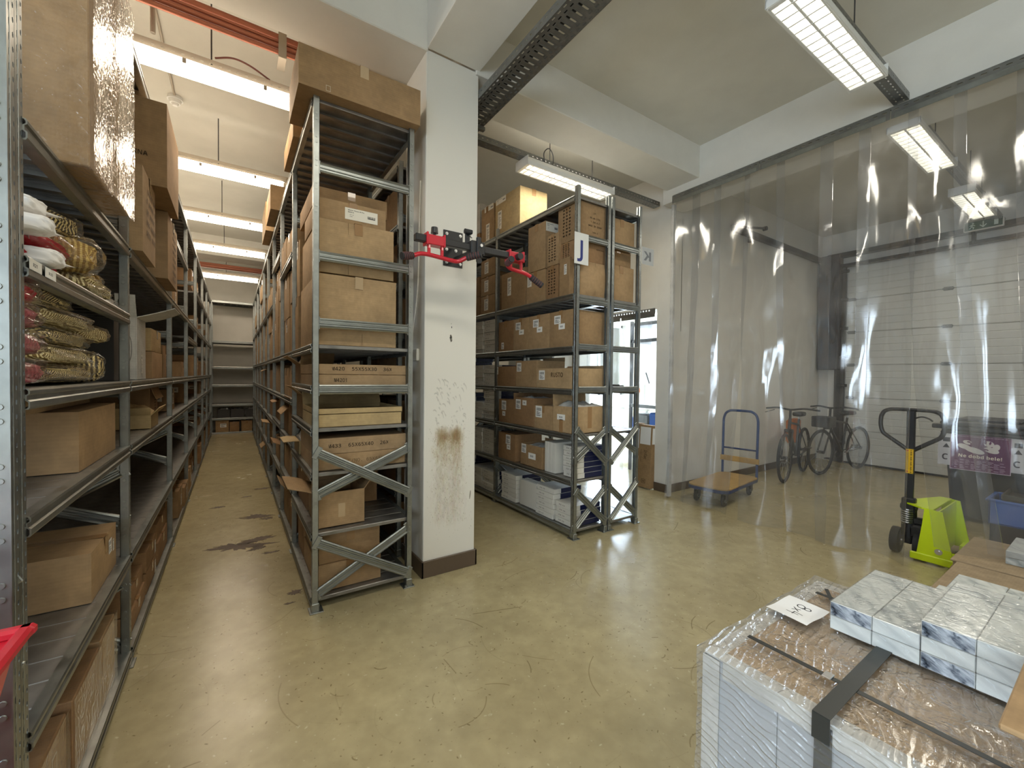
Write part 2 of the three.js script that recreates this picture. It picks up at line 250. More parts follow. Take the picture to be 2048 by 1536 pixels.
  struct('wall_loading', bb(4.5, 8.9, 0, CEIL + 0.05, 1.7, 1.95), M.wall);
  // skirting of the loading room
  struct('baseboard_partition', bb(4.39, 8.6, 0, 0.1, -3.17, -3.155, 0.003), M.skirt);
  struct('baseboard_pier', bb(4.386, 4.40, 0, 0.1, -3.36, -3.155, 0.003), M.skirt);
  struct('baseboard_right', bb(4.386, 4.40, 0, 0.1, -12.4, -4.75, 0.003), M.skirt);
  // windows: frame, mullions and panes
  let nw = 0;
  const windowX = (x, z0, z1, y0, y1, n) => {
    const w = tag(mesh('window_' + ++nw, [bb(x - 0.03, x + 0.03, y0, y0 + 0.06, z0, z1, 0.004), bb(x - 0.03, x + 0.03, y1 - 0.06, y1, z0, z1, 0.004), bb(x - 0.03, x + 0.03, y0, y1, z0, z0 + 0.06, 0.004), bb(x - 0.03, x + 0.03, y0, y1, z1 - 0.06, z1, 0.004)], M.white), null, null, null, 'structure');
    for (let k = 1; k < n; k++) mesh('mullion', bb(x - 0.03, x + 0.03, y0, y1, z0 + (z1 - z0) * k / n - 0.03, z0 + (z1 - z0) * k / n + 0.03, 0.004), M.white, w);
    for (let k = 0; k < n; k++) { const p = new THREE.PlaneGeometry((z1 - z0) / n - 0.06, y1 - y0 - 0.12); p.rotateY(Math.PI / 2); p.translate(x, (y0 + y1) / 2, z0 + (z1 - z0) * (k + 0.5) / n); mesh('pane', p, M.glass, w); }
  };
  windowX(-3.05, -0.7, 0.9, 0.95, 2.55, 2); windowX(-3.05, 1.4, 3.0, 0.95, 2.55, 2); windowX(8.85, -6.8, -4.0, 0.95, 2.75, 3);
  { const w = tag(mesh('window_4', [bb(5.2, 8.5, 0.95, 1.01, -7.62, -7.56), bb(5.2, 8.5, 2.69, 2.75, -7.62, -7.56), bb(5.2, 5.26, 0.95, 2.75, -7.62, -7.56), bb(8.44, 8.5, 0.95, 2.75, -7.62, -7.56)], M.white), null, null, null, 'structure');
    for (let k = 1; k < 4; k++) mesh('mullion', bb(5.2 + 0.825 * k - 0.03, 5.2 + 0.825 * k + 0.03, 0.95, 2.75, -7.62, -7.56), M.white, w);
    for (let k = 0; k < 4; k++) { const p = new THREE.PlaneGeometry(0.765, 1.68); p.translate(5.2 + 0.825 * (k + 0.5), 1.85, -7.59); mesh('pane', p, M.glass, w); } }
  // sectional garage door: panels with pressed ribs, hinges between them
  const dr = tag(base('door_1', [8.64, 0, -1.02]), null, null, null, 'structure');
  const panelM = std({ color: new THREE.Color(0.66, 0.66, 0.62), roughness: 0.5 }), H = 0.545;
  for (let k = 0; k < 6; k++) {
    const y0 = 0.02 + k * H, out = []; out.push([0.02, y0], [0.02, y0 + H - 0.006], [-0.012, y0 + H - 0.006]);
    for (let j = 4; j >= 0; j--) { const a = y0 + (H - 0.006) * j / 5, b = y0 + (H - 0.006) * (j + 1) / 5; out.push([-0.012, b - 0.006], [-0.012, a + 0.012], [-0.006, a + 0.006]); }
    out.push([-0.012, y0]);
    mesh('door_panel', at(ext(out, 3.5), 0, 0, -1.75), panelM, dr);
    if (k) for (const z of [-1.68, -0.55, 0.55, 1.68]) mesh('hinge', [bx(0.012, 0.05, 0.10, -0.018, y0, z, 0.002), bx(0.02, 0.016, 0.12, -0.026, y0, z, 0.002)], M.zincDark, dr);
  }
  mesh('bottom_seal', bx(0.04, 0.03, 3.5, 0, 0.015, 0, 0.004), M.rubber, dr);
  for (const [y, h, d] of [[3.32, 0.05, 0.10], [3.50, 0.07, 0.14]]) mesh('spring_shaft', bx(d, h, 4.2, -0.08, y, 0.1, 0.006), M.black, dr);
  mesh('track', [bx(0.05, 3.3, 0.05, -0.03, 1.65, -1.79, 0.004), bx(0.02, 3.3, 0.11, 0.01, 1.65, -1.86, 0.003)], M.greyDark, dr);
  for (let k = 0; k < 7; k++) mesh('roller_bracket', [bx(0.05, 0.05, 0.12, -0.06, 0.35 + k * 0.48, -1.78, 0.004), cyl(0.022, 0.022, 0.05, -0.08, 0.35 + k * 0.48, -1.76, Math.PI / 2)], M.greyDark, dr);
  mesh('control_cabinet', bx(0.16, 1.95, 0.30, -0.08, 2.55, -1.97, 0.012), std({ color: new THREE.Color(0.035, 0.04, 0.055), roughness: 0.5 }), dr);
  mesh('cable', tb([[-0.17, 3.3, -1.95], [-0.2, 2.7, -1.86], [-0.19, 2.2, -1.84], [-0.2, 2.0, -1.9], [-0.19, 2.3, -1.95], [-0.17, 3.2, -2.0]], 0.008), M.black, dr);
  for (const z of [-0.3, 0.5]) mesh('shaft_bracket', bx(0.12, 0.22, 0.03, -0.1, 3.42, z, 0.004), M.black, dr);
  // horizontal door track across the partition wall, with its closing arm
  const tr = base('door_rail', [7.2, 3.46, -3.12]);
  tag(tr, 'dark horizontal door rail fixed along the wall above the platform trolley', 'rail');
  mesh('channel', bx(3.1, 0.09, 0.06, 0, 0, 0, 0.008), M.greyDark, tr); mesh('bracket', bx(0.05, 0.13, 0.03, -1.1, -0.06, 0, 0.004), M.black, tr);
  mesh('arm', [rod([-1.45, 0.02, 0.04], [-0.85, 0.1, 0.09], 0.016), cyl(0.03, 0.03, 0.05, -0.85, 0.1, 0.09, Math.PI / 2), cyl(0.035, 0.035, 0.06, -1.45, 0.02, 0.04, Math.PI / 2)], M.black, tr);
}
// ───────── galvanised boltless racking ─────────
const PW = 0.04, PD = 0.032, RH = 3.03;     // post: along the aisle, into the bay
const RK = {};
{
  const holes = []; for (let k = 0; k < 91; k++) { const y = 0.03 + k * 0.0329; holes.push(slot(-0.006, y, 0.0085, 0.021, 2), slot(0.0125, y + 0.016, 0.007, 0.014, 2)); }
  const plate = at(ext([[-PW / 2, 0], [PW / 2, 0], [PW / 2, RH], [-PW / 2, RH]], 0.002, holes), PD / 2 - 0.002, 0, 0, 0, Math.PI / 2);
  const g = [plate];
  for (const s of [-1, 1]) { g.push(bx(PD - 0.002, RH, 0.002, -0.001, RH / 2, s * (PW / 2 - 0.001), 0)); g.push(bx(0.002, RH, 0.012, -PD / 2 + 0.001, RH / 2, s * (PW / 2 - 0.006), 0)); }
  g.push(bx(0.003, RH, 0.004, PD / 2 - 0.0005, RH / 2, 0.0045, 0.001));
  const plain = [bx(PD, RH, PW, 0, RH / 2, 0, 0.003), bx(0.003, RH, 0.006, PD / 2 + 0.001, RH / 2, 0.002, 0.001)];
  RK.postFar = mergeGeometries(plain);
  for (let k = 0; k < 22; k++) for (const d of [0, 0.032]) for (const s of [-1, 1]) g.push(cyl(0.0065, 0.0075, 0.003, 0, 0.10 + k * 0.132 + d, s * (PW / 2 + 0.001), Math.PI / 2, 0, 0, 8));
  RK.post = mergeGeometries(g);
  RK.foot = mergeGeometries([bx(0.075, 0.006, 0.085, -0.005, 0.003, 0, 0.001), cyl(0.011, 0.011, 0.012, -0.022, 0.012, 0.028, 0, 0, 0, 6), bx(0.04, 0.045, 0.056, 0, 0.028, 0, 0.002)]);
  RK.railP = [[0, -0.028], [0.012, -0.028], [0.016, -0.021], [0.007, -0.014], [0.007, -0.007], [0.015, -0.002], [0.015, 0.002], [0.007, 0.007], [0.007, 0.014], [0.016, 0.021], [0.012, 0.028], [0, 0.028], [0, 0.025], [0.010, 0.025], [0.010, 0.021], [0.004, 0.016], [0.004, -0.016], [0.010, -0.021], [0.010, -0.025], [0, -0.025]];
  RK.beamP = [[0, 0.05], [0.005, 0.05], [0.008, 0.045], [0.008, 0.037], [0.003, 0.033], [0.003, 0.023], [0.008, 0.019], [0.008, 0.005], [0.005, 0], [-0.022, 0], [-0.022, 0.002], [0.002, 0.002], [0.005, 0.006], [0.005, 0.017], [0, 0.022], [0, 0.034], [0.005, 0.038], [0.005, 0.044], [0.002, 0.048], [-0.022, 0.048], [-0.022, 0.05]].reverse();
}
const cache = new Map(), once = (k, f) => { if (!cache.has(k)) cache.set(k, f()); return cache.get(k); };
const railGeo = (L) => once('rail' + L.toFixed(3), () => at(mergeGeometries([ext(RK.railP, L - 0.02), bx(0.008, 0.075, 0.03, 0.004, 0, -0.012, 0.002), bx(0.008, 0.075, 0.03, 0.004, 0, L - 0.008, 0.002)]), 0, 0, -L / 2 + 0.01));   // along z, ribs to +x
const panelGeo = (p, D) => once('panel' + p.toFixed(4) + D, () => { const a = p / 2 - 0.0006, h = 0.021, t = 0.0014; return at(ext([[-a, -0.003], [-a + 0.003, 0], [a - 0.003, 0], [a, -0.003], [a, -h], [a - 0.013, -h], [a - 0.013, -h + t], [a - t, -h + t], [a - t, -t - 0.002], [-a + t, -t - 0.002], [-a + t, -h + t], [-a + 0.013, -h + t], [-a + 0.013, -h], [-a, -h]].reverse(), D), -D / 2, 0, 0, 0, Math.PI / 2); });   // along x; joints across z
const beamGeo = (L, D) => once('beam' + L.toFixed(3) + D, () => { return at(ext(RK.beamP, L), D / 2, -0.047, -L / 2); });
// o: front = x of the aisle side, side = +1 when the bays lie towards +x, zs = post lines from the near end, levels = shelf tops of each bay
function rack(o) {
  const { front, depth: D, side, zs, levels, panels = 2, detail = 4 } = o, r = base('shelving_rack', [front, 0, zs[0]]);
  tag(r, o.label, 'shelving rack');
  const frameRails = o.rails ?? [2.60, 2.09, 1.70, 1.31];
  [...zs, ...(o.extra ?? [])].forEach((z, i) => {
    const dz = z - zs[0], near = i < detail || i >= zs.length;
    for (const b of [0, 1]) {
      const p = mesh('post', near ? RK.post : RK.postFar, M.zinc, r); p.position.set(side * (b ? D - PD / 2 : PD / 2), 0, dz); p.rotation.y = (side > 0) === !b ? Math.PI : 0;
      const f = mesh('foot_plate', RK.foot, M.zinc, p); f.rotation.y = z === zs[0] ? Math.PI * 0 : 0;
    }
    if (i >= zs.length) return;
    const off = i === 0 ? PW / 2 - 0.01 : i === zs.length - 1 ? -PW / 2 + 0.01 : 0;
    for (const y of frameRails) { const m = mesh('side_rail', railGeo(D - 0.05), M.zinc, r); m.position.set(side * D / 2, y, dz + off); m.rotation.y = -Math.PI / 2; }
    if (o.braces !== false) for (const [ya, yb, q] of [[0.94, 0.635, 0], [0.69, 0.92, 1], [0.41, 0.10, 0], [0.10, 0.39, 1]]) {
      const L = Math.hypot(D - 0.05, yb - ya), m = mesh('cross_brace', railGeo(L), M.zinc, r), h = new THREE.Group();
      m.position.set(side * D / 2, (ya + yb) / 2, dz + off + (q ? -0.004 : 0.010)); m.rotation.order = 'ZYX'; m.rotation.set(0, -Math.PI / 2, 0); m.rotation.z = side * Math.atan2(yb - ya, D - 0.05);
    }
  });
  for (let i = 0; i + 1 < zs.length; i++) {
    const L = zs[i] - zs[i + 1], zc = (zs[i] + zs[i + 1]) / 2 - zs[0];
    for (const y of levels[Math.min(i, levels.length - 1)]) {
      const s = mesh('shelf', beamGeo(L - PW + 0.004, D), M.zinc, r); s.position.set(side * D / 2, y, zc); if (side > 0) s.rotation.y = Math.PI; mesh('rear_beam', beamGeo(L - PW + 0.004, D), M.zinc, s).rotation.y = Math.PI;
      const n = Math.round(L / 0.125), p = L / n, pg = panelGeo(p, D - 0.012);
      if (i < panels) for (let k = 0; k < n; k++) mesh('shelf_panel', pg, M.shelf, s).position.z = -L / 2 + p * (k + 0.5);
      else { const all = once('deck' + L.toFixed(3) + D, () => mergeGeometries([...Array(n).keys()].map((k) => at(pg, 0, 0, -L / 2 + p * (k + 0.5))))); mesh('shelf_deck', all, M.shelf, s); }
    }
  }
  return r;
}
const ZA = [-1.445, -2.655, -4.32, -5.74, -7.1, -8.6, -9.95, -11.5];      // wall rack post lines
const ZP = [-2.68, -3.68, -4.66, -5.62, -6.58, -7.56, -8.54, -9.52, -10.5, -11.4];   // pillar rack post lines
const ZJ = [-2.69, -3.98, -5.27, -6.56];
const XA = -0.41, XP = 0.385, XJ = 2.43;
rack({ front: XA, depth: 0.6, side: -1, zs: ZA, extra: [-1.403], label: 'long zinc rack on the aisle side wall, holding bagged fabric and cartons',
  levels: [[0.07, 0.53, 1.05, 1.355, 1.67, 1.99, 3.0], [0.07, 0.53, 1.05, 1.355, 1.99, 3.0], [0.07, 0.53, 1.05, 1.355, 1.99, 2.55, 3.0], [0.07, 0.53, 1.05, 1.355, 1.80, 1.99, 3.0], [0.07, 0.53, 1.05, 1.355, 1.99, 2.5, 3.0]] });
rack({ front: XP, depth: 0.6, side: 1, zs: ZP, label: 'tall zinc rack with crossed braces beside the white pillar',
  levels: [[0.073, 0.457, 0.816, 1.08, 1.33, 1.575, 3.0], [0.073, 0.50, 0.86, 1.20, 1.575, 2.35, 3.0], [0.073, 0.457, 0.90, 1.20, 1.575, 2.6, 3.0], [0.073, 0.457, 0.86, 1.2, 1.575, 2.2, 3.0]] });
rack({ front: XJ, depth: 0.4, side: 1, zs: ZJ, rails: [2.60, 2.06, 1.66, 1.29], label: 'zinc rack carrying the white sign with a blue letter',
  levels: [[0.075, 0.502, 0.90, 1.29, 1.665, 2.115, 2.95]] });
rack({ front: 3.25, depth: 0.4, side: -1, zs: ZJ, rails: [2.60, 2.06, 1.66, 1.29], label: 'mostly empty zinc rack back to back with the lettered rack, facing the lab',
  levels: [[0.075, 0.90, 1.29, 2.115, 2.95], [0.075, 0.502, 0.90, 1.29, 1.665, 2.115, 2.95]], panels: 1, detail: 2 });
rack({ front: 1.63, depth: 0.58, side: -1, zs: [-3.17, -4.3, -5.4, -6.5], label: 'zinc rack standing behind the white pillar, half hidden by it', panels: 0, detail: 1, braces: false,
  levels: [[0.07, 0.5, 0.9, 1.3, 1.7, 2.1, 2.55, 3.0]] });
{ // rack across the far end of the aisle: the same system turned a quarter
  const r = rack({ front: 0, depth: 0.55, side: -1, zs: [0, -1.12], levels: [[0.03, 0.36, 0.68, 1.13, 1.545, 2.14, 3.06]], panels: 0, detail: 1, braces: false, rails: [2.6], label: 'near-empty zinc rack standing across the far end of the aisle' });
  r.position.set(-0.42, 0, -11.72); r.rotation.y = -Math.PI / 2;
}
// ───────── luminaires, trays, pipes ─────────
function luminaire(x, z, y, label, lit = 1, up = 0) {          // louvred twin-tube luminaire, 1.16 m along x, its glowing face at y
  const L = 1.16, W = 0.205, g = base('ceiling_luminaire', [x, y, z]); tag(g, label, 'ceiling light', 'louvred twin-tube ceiling lights');
  const prof = [[-W / 2, 0], [-W / 2, 0.035], [-W / 2 + 0.03, 0.085], [W / 2 - 0.03, 0.085], [W / 2, 0.035], [W / 2, 0], [W / 2 - 0.004, 0], [W / 2 - 0.004, 0.034], [W / 2 - 0.033, 0.081], [-W / 2 + 0.033, 0.081], [-W / 2 + 0.004, 0.034], [-W / 2 + 0.004, 0]];
  mesh('housing', at(ext(prof, L), -L / 2, 0, 0, 0, Math.PI / 2), M.white, g);
  for (const s of [-1, 1]) mesh('end_cap', bx(0.006, 0.084, W, s * (L / 2 - 0.003), 0.042, 0, 0.002), M.white, g);
  mesh('glowing_reflector', bx(L - 0.05, 0.004, W - 0.05, 0, 0.052, 0, 0), M.glowCool, g);
  for (const s of [-1, 1]) { mesh('frame_rail', bx(L - 0.02, 0.016, 0.012, 0, 0.007, s * (W / 2 - 0.010), 0.002), M.louvre, g); mesh('fluorescent_tube', at(muv(new THREE.CylinderGeometry(0.013, 0.013, L - 0.06, 12)), 0, 0.034, s * 0.047, 0, 0, Math.PI / 2), M.glowCool, g); }
  mesh('frame_end', [bx(0.03, 0.014, W - 0.02, -L / 2 + 0.02, 0.006, 0, 0.002), bx(0.03, 0.014, W - 0.02, L / 2 - 0.02, 0.006, 0, 0.002)][0], M.louvre, g);
  mesh('frame_end', bx(0.03, 0.014, W - 0.02, L / 2 - 0.02, 0.006, 0, 0.002), M.louvre, g);
  mesh('centre_spine', bx(L - 0.03, 0.02, 0.014, 0, 0.012, 0, 0.002), M.louvre, g);
  const blade = at(ext([[-0.004, 0], [0.004, 0], [0.0015, 0.024], [-0.0015, 0.024]], W - 0.03), 0, 0, -(W - 0.03) / 2);
  for (let k = 1; k < 15; k++) mesh('louvre_blade', blade, M.louvre, g).position.set(-L / 2 + L * k / 15, 0.001, 0);
  if (up) { mesh('added_uplight', bx(L - 0.2, 0.003, 0.09, 0, 0.0875, 0, 0.001), M.glowCool, g); areaLight(COOL, up, L - 0.2, 0.09, V(x, y + 0.092, z), V(x, 5, z)); }  // upward glow and light added to brighten the ceiling above
  areaLight(COOL, LUM * lit, L - 0.06, W - 0.04, V(x, y - 0.006, z), V(x, 0, z));
  return g;
}
luminaire(2.93, -1.045, 3.36, 'louvred white ceiling light in front of the plastic strip curtain');
luminaire(2.86, -3.30, 3.38, 'louvred white ceiling light hanging above the lettered rack', 1, 9);
luminaire(2.2, -7.0, 3.38, 'added louvred ceiling light brightening the area far behind the lettered rack', 1, 5);  // unseen extra luminaire, added to brighten the ceiling behind the rack
luminaire(4.96, -1.075, 3.38, 'first louvred ceiling light seen through the plastic strip curtain', 0.95);
luminaire(6.98, -1.09, 3.38, 'second louvred ceiling light through the plastic strips, above the exit sign', 0.8);
luminaire(0.62, -1.06, 3.38, 'louvred ceiling light over the aisle mouth, out of view', 0.9);
luminaire(2.90, 1.30, 3.38, 'louvred ceiling light behind the viewer, over the wrapped pallet');
luminaire(0.2, 1.60, 3.38, 'louvred ceiling light behind the viewer, by the windows');
// perforated support channel: base with slots, two walls
const chanGeo = (L, w, h) => once('chan' + L + w, () => { const hs = []; for (let k = 0; k < Math.floor(L / 0.05); k++) { hs.push(slot(0.025 + k * 0.05, w * 0.22, 0.026, 0.008, 2), slot(0.05 + k * 0.05, -w * 0.22, 0.026, 0.008, 2)); } const b = at(ext([[0, -w / 2], [L, -w / 2], [L, w / 2], [0, w / 2]], 0.0018, hs), 0, 0, 0, Math.PI / 2); const sd = []; for (let k = 0; k < Math.floor(L / 0.05); k++) sd.push(slot(0.03 + k * 0.05, h / 2, 0.02, 0.007, 2)); const s = ext([[0, 0], [L, 0], [L, h], [0, h]], 0.0018, sd); return mergeGeometries([b, at(s, 0, 0, -w / 2), at(s, 0, 0, w / 2 - 0.0018)]); });
const chan = (label, x, y, z, L, w = 0.09, h = 0.05) => { const g = mesh('support_channel', chanGeo(L, w, h), M.zincDark); g.position.set(x, y, z); return tag(g, label, 'cable channel'); };
chan('perforated channel carrying the ceiling light before the strip curtain', 2.0, 3.50, -1.045, 2.2);
chan('perforated channel running behind the ceiling light above the lettered rack', 1.5, 3.47, -3.30, 2.78);
chan('perforated channel above the strip curtain ceiling lights in the loading room', 4.62, 3.52, -1.08, 3.9);
[[2.55, -1.045, 3.54], [3.25, -1.045, 3.54], [2.62, -3.30, 3.50], [3.2, -3.30, 3.50], [4.7, -1.08, 3.56], [5.3, -1.08, 3.56], [6.7, -1.08, 3.56], [7.3, -1.08, 3.56]].forEach(([x, z, y0], i) => tag(mesh('hanger_rod', rod([x, y0 - 0.13, z], [x, CEIL, z], 0.004, 6), M.greyDark), `threaded rod holding the ${['near', 'far'][i % 2]} end of the ${['light before the strip curtain', 'light above the lettered rack', 'first light behind the strips', 'second light behind the strips'][i >> 1]}`, 'rod', 'threaded rods of the ceiling lights'));
tag(mesh('flex_cable', tb([[2.52, 3.46, -3.25], [2.50, 3.56, -3.24], [2.56, 3.62, -3.24], [2.62, 3.57, -3.25], [2.63, 3.46, -3.26]], 0.005), M.greyDark), 'looped grey cable on top of the ceiling light above the lettered rack', 'cable');
// batten lights across the aisle
function batten(z, label, i) {
  const g = base('batten_light', [-0.31, 3.40, z]); tag(g, label, 'ceiling light');
  const L = 1.5, w = 0.13;
  const p = []; for (let k = 0; k <= 16; k++) { const a = Math.PI * (0.80 + 1.40 * k / 16); p.push([w / 2 * Math.cos(a), 0.052 * Math.sin(a)]); }
  mesh('diffuser', at(ext(p, L), -L / 2, 0, 0, 0, Math.PI / 2), M.glowWarm, g);
  for (const s of [-1, 1]) mesh('end_cap', bx(0.02, 0.075, w + 0.012, s * (L / 2 + 0.01), -0.022, 0, 0.006), M.white, g);
  mesh('gear_tray', bx(L + 0.04, 0.012, 0.07, 0, 0.034, 0, 0.003), M.white, g);
  for (const x of [-0.5, 0.05, 0.5]) for (const s of [-1, 1]) mesh('clip', bx(0.02, 0.03, 0.006, x, 0.004, s * (w / 2 + 0.007), 0.001), M.bracket, g);
  areaLight(WARM, TUBE, L - 0.04, 0.12, V(-0.31, 3.335, z), V(-0.31, 0, z));
  const c = mesh('support_channel', chanGeo(1.7, 0.06, 0.06), M.bracket); c.position.set(-1.1, 3.435, z); tag(c, 'perforated channel above the ' + ord[i] + ' batten light of the aisle', 'cable channel');
  for (const x of [-0.95, -0.12]) tag(mesh('hanger_rod', rod([x, 3.43, z], [x, CEIL, z], 0.005, 6), M.greyDark), `thin rod hanging the ${ord[i]} aisle batten light, ${x < -0.5 ? 'at its wall end' : 'at mid-aisle'}`, 'rod', 'rods of the aisle batten lights');
}
[-3.52, -5.12, -6.72, -8.28, -10.6].forEach((z, i) => batten(z, ['first glowing batten light across the aisle, before the copper pipes', 'second glowing batten light across the aisle', 'third glowing batten light across the aisle', 'fourth glowing batten light across the aisle', 'added batten light beyond the far beam, brightening the end rack'][i], i));  // the last batten is an addition that brightens the aisle end wall
tag(mesh('flex_cable', tb([[-0.10, 3.52, -3.5], [0.0, 3.56, -3.5], [0.1, 3.55, -3.5], [0.22, 3.50, -3.5]], 0.006), M.cable), 'reddish cable looping over the first batten light', 'cable');
// heating pipes under the beam
[[-3.35, 3.622], [-3.35, 3.661], [-3.352, 3.694]].forEach(([z, y], i) => tag(mesh('heating_pipe', rod([-1.15, y, z], [1.08, y, z], i === 2 ? 0.011 : 0.0165, 14), M.copper), 'reddish brown heating pipe under the beam, ' + ['lowest', 'middle', 'topmost'][i] + ' of the thin three', 'pipe'));
tag(mesh('heating_pipe', rod([-1.15, 3.735, -3.37], [1.08, 3.735, -3.37], 0.021, 16), M.copper), 'thick reddish pipe with worn lagging above the thin pipes', 'pipe');
{ const g = base('pipe_bracket', [0.285, 3.68, -3.36]); tag(g, 'bent sheet bracket holding the reddish pipes under the ceiling', 'bracket'); mesh('strap', [bx(0.05, 0.34, 0.004, 0, 0.07, 0.035, 0.001), bx(0.05, 0.004, 0.15, 0, -0.10, -0.04, 0.001), bx(0.05, 0.004, 0.06, 0, 0.236, 0.06, 0.001)], M.bracket, g); }
for (const [z, y, i] of [[-9.98, 3.46, 0], [-10.03, 3.50, 1]]) tag(mesh('heating_pipe', rod([-1.15, y, z], [4.2, y, z], 0.035, 14), M.copper), ['lower', 'upper'][i] + ' reddish pipe along the far beam of the aisle', 'pipe');
{ const g = base('smoke_detector', [-0.44, CEIL, -4.95]); tag(g, 'round white smoke detector on the ceiling behind the first batten', 'detector'); mesh('socket', cyl(0.055, 0.06, 0.03, 0, -0.015, 0), M.white, g); mesh('head', [cyl(0.05, 0.04, 0.03, 0, -0.045, 0), cyl(0.03, 0.02, 0.02, 0, -0.07, 0)], M.white, g); }
tag(mesh('conduit', rod([-0.45, 3.912, -3.13], [-0.44, 3.912, -4.9], 0.009, 8), M.bracket), 'thin conduit along the ceiling to the smoke detector', 'conduit');
tag(mesh('conduit', rod([-0.42, 3.54, -3.5], [-0.42, 3.92, -3.5], 0.014, 8), M.bracket), 'short upright conduit above the first batten light', 'conduit');
// cable tray along the beam
{
  const g = base('cable_tray', [1.49, 3.42, -3.9]); tag(g, 'grey perforated cable tray running beside the pillar under the ceiling', 'cable tray');
  const W = 0.2, L = 2.4;
  const geo = once('tray', () => {
    const hs = []; for (let k = 0; k < 48; k++) { const y = 0.025 + k * 0.05; for (const x of [0.016, 0.042, W - 0.042, W - 0.016]) hs.push(slot(x, y + (x === 0.042 || x === W - 0.016 ? 0.025 : 0) - 0.006, 0.010, 0.028, 3)); hs.push(slot(W / 2, y, 0.076, 0.014, 3)); }
    const rims = []; for (let k = 0; k < 48; k++) { const y = 0.025 + k * 0.05; rims.push(at(cb(0.086, 0.0035, 0.003, 0), W / 2, -0.001, y + 0.0095), at(cb(0.086, 0.0035, 0.003, 0), W / 2, -0.001, y - 0.0095)); for (const x of [0.016, 0.042, W - 0.042, W - 0.016]) for (const e of [-0.0065, 0.0065]) rims.push(at(cb(0.0025, 0.003, 0.024, 0), x + e, -0.001, y + (x === 0.042 || x === W - 0.016 ? 0.025 : 0) - 0.006)); }
    const bottom = at(ext([[0, 0], [W, 0], [W, L], [0, L]], 0.0016, hs), 0, 0.0016, 0, Math.PI / 2);
    const sd = []; for (let k = 0; k < 48; k++) sd.push(slot(0.025 + k * 0.05, 0.035, 0.02, 0.007, 2)); const side = at(ext([[0, 0], [L, 0], [L, 0.06], [0, 0.06]], 0.0016, sd), 0, 0, L, 0, Math.PI / 2);
    return [mergeGeometries([bottom, side, at(side, W - 0.0016, 0, 0)]), mergeGeometries(rims)];
  });
  for (let k = 0; k < 3; k++) { const s = mesh('tray_section', geo[0], M.zincDark, g); s.position.z = k * L; mesh('pressed_rims', geo[1], M.zincDark, s); }
  for (const z of [2.42, 4.82]) mesh('joint_plate', bx(W + 0.012, 0.05, 0.06, W / 2, 0.012, z, 0.002), M.zincDark, g);
  for (const z of [0.9, 2.45, 4.0, 5.5]) { mesh('cantilever_bracket', [bx(0.03, 0.05, 0.05, W / 2, -0.025, z, 0.002), bx(W + 0.06, 0.03, 0.035, W / 2 - 0.02, -0.02, z, 0.002)][1], M.zincDark, g); mesh('hanger', rod([W / 2, 0, z], [W / 2, 0.5, z], 0.006, 6), M.greyDark, g); }
  mesh('cable', tb([[0.05, 0.03, 0], [0.06, 0.03, 2], [0.05, 0.035, 4], [0.06, 0.03, 7]], 0.012, { seg: 30 }), M.black, g); mesh('cable', tb([[0.11, 0.03, 0], [0.10, 0.035, 2.5], [0.12, 0.03, 7]], 0.015, { seg: 30 }), M.greyDark, g);
}
// small fittings on the pillar
tag(mesh('junction_box', bx(0.02, 0.085, 0.085, 1.08, 1.545, -2.86, 0.004), M.white), 'small cream junction box on the side of the pillar', 'junction box');
tag(mesh('cable', tb([[1.083, 2.75, -2.80], [1.083, 2.35, -2.82], [1.083, 2.0, -2.84], [1.083, 1.7, -2.93], [1.083, 1.3, -3.0]], 0.006), M.wall), 'painted cable running down the side of the pillar', 'cable');
// exit sign in the loading room
{ const t = canvasTex(512, 160, (c, w, h) => { c.fillStyle = '#0d4a35'; c.fillRect(0, 0, w, h); c.fillStyle = '#dfeee4'; c.lineWidth = 16; c.strokeStyle = '#dfeee4'; c.lineCap = 'round';
  c.beginPath(); c.arc(118, 34, 15, 0, 7); c.fill(); c.beginPath(); c.moveTo(112, 58); c.lineTo(98, 96); c.lineTo(70, 130); c.moveTo(98, 96); c.lineTo(128, 112); c.lineTo(120, 142); c.moveTo(112, 62); c.lineTo(142, 82); c.moveTo(110, 62); c.lineTo(78, 76); c.stroke();
  c.beginPath(); c.moveTo(256, 26); c.lineTo(256, 126); c.moveTo(216, 88); c.lineTo(256, 130); c.lineTo(296, 88); c.stroke(); c.fillRect(400, 34, 56, 96); });
  const g = base('exit_sign', [8.30, 3.49, -1.2]); tag(g, 'green exit sign with running figure and arrow above the garage door', 'exit sign'); mesh('housing', bx(0.05, 0.13, 0.36, 0, 0, 0, 0.006), M.white, g); const p = new THREE.PlaneGeometry(0.34, 0.11); p.rotateY(-Math.PI / 2); mesh('sign_face', at(p, -0.0265, 0, 0), std({ map: t, color: 0xffffff, roughness: 0.4 }), g); mesh('bracket', rod([0, 0.06, 0], [0, 0.43, 0], 0.008), M.greyDark, g); }
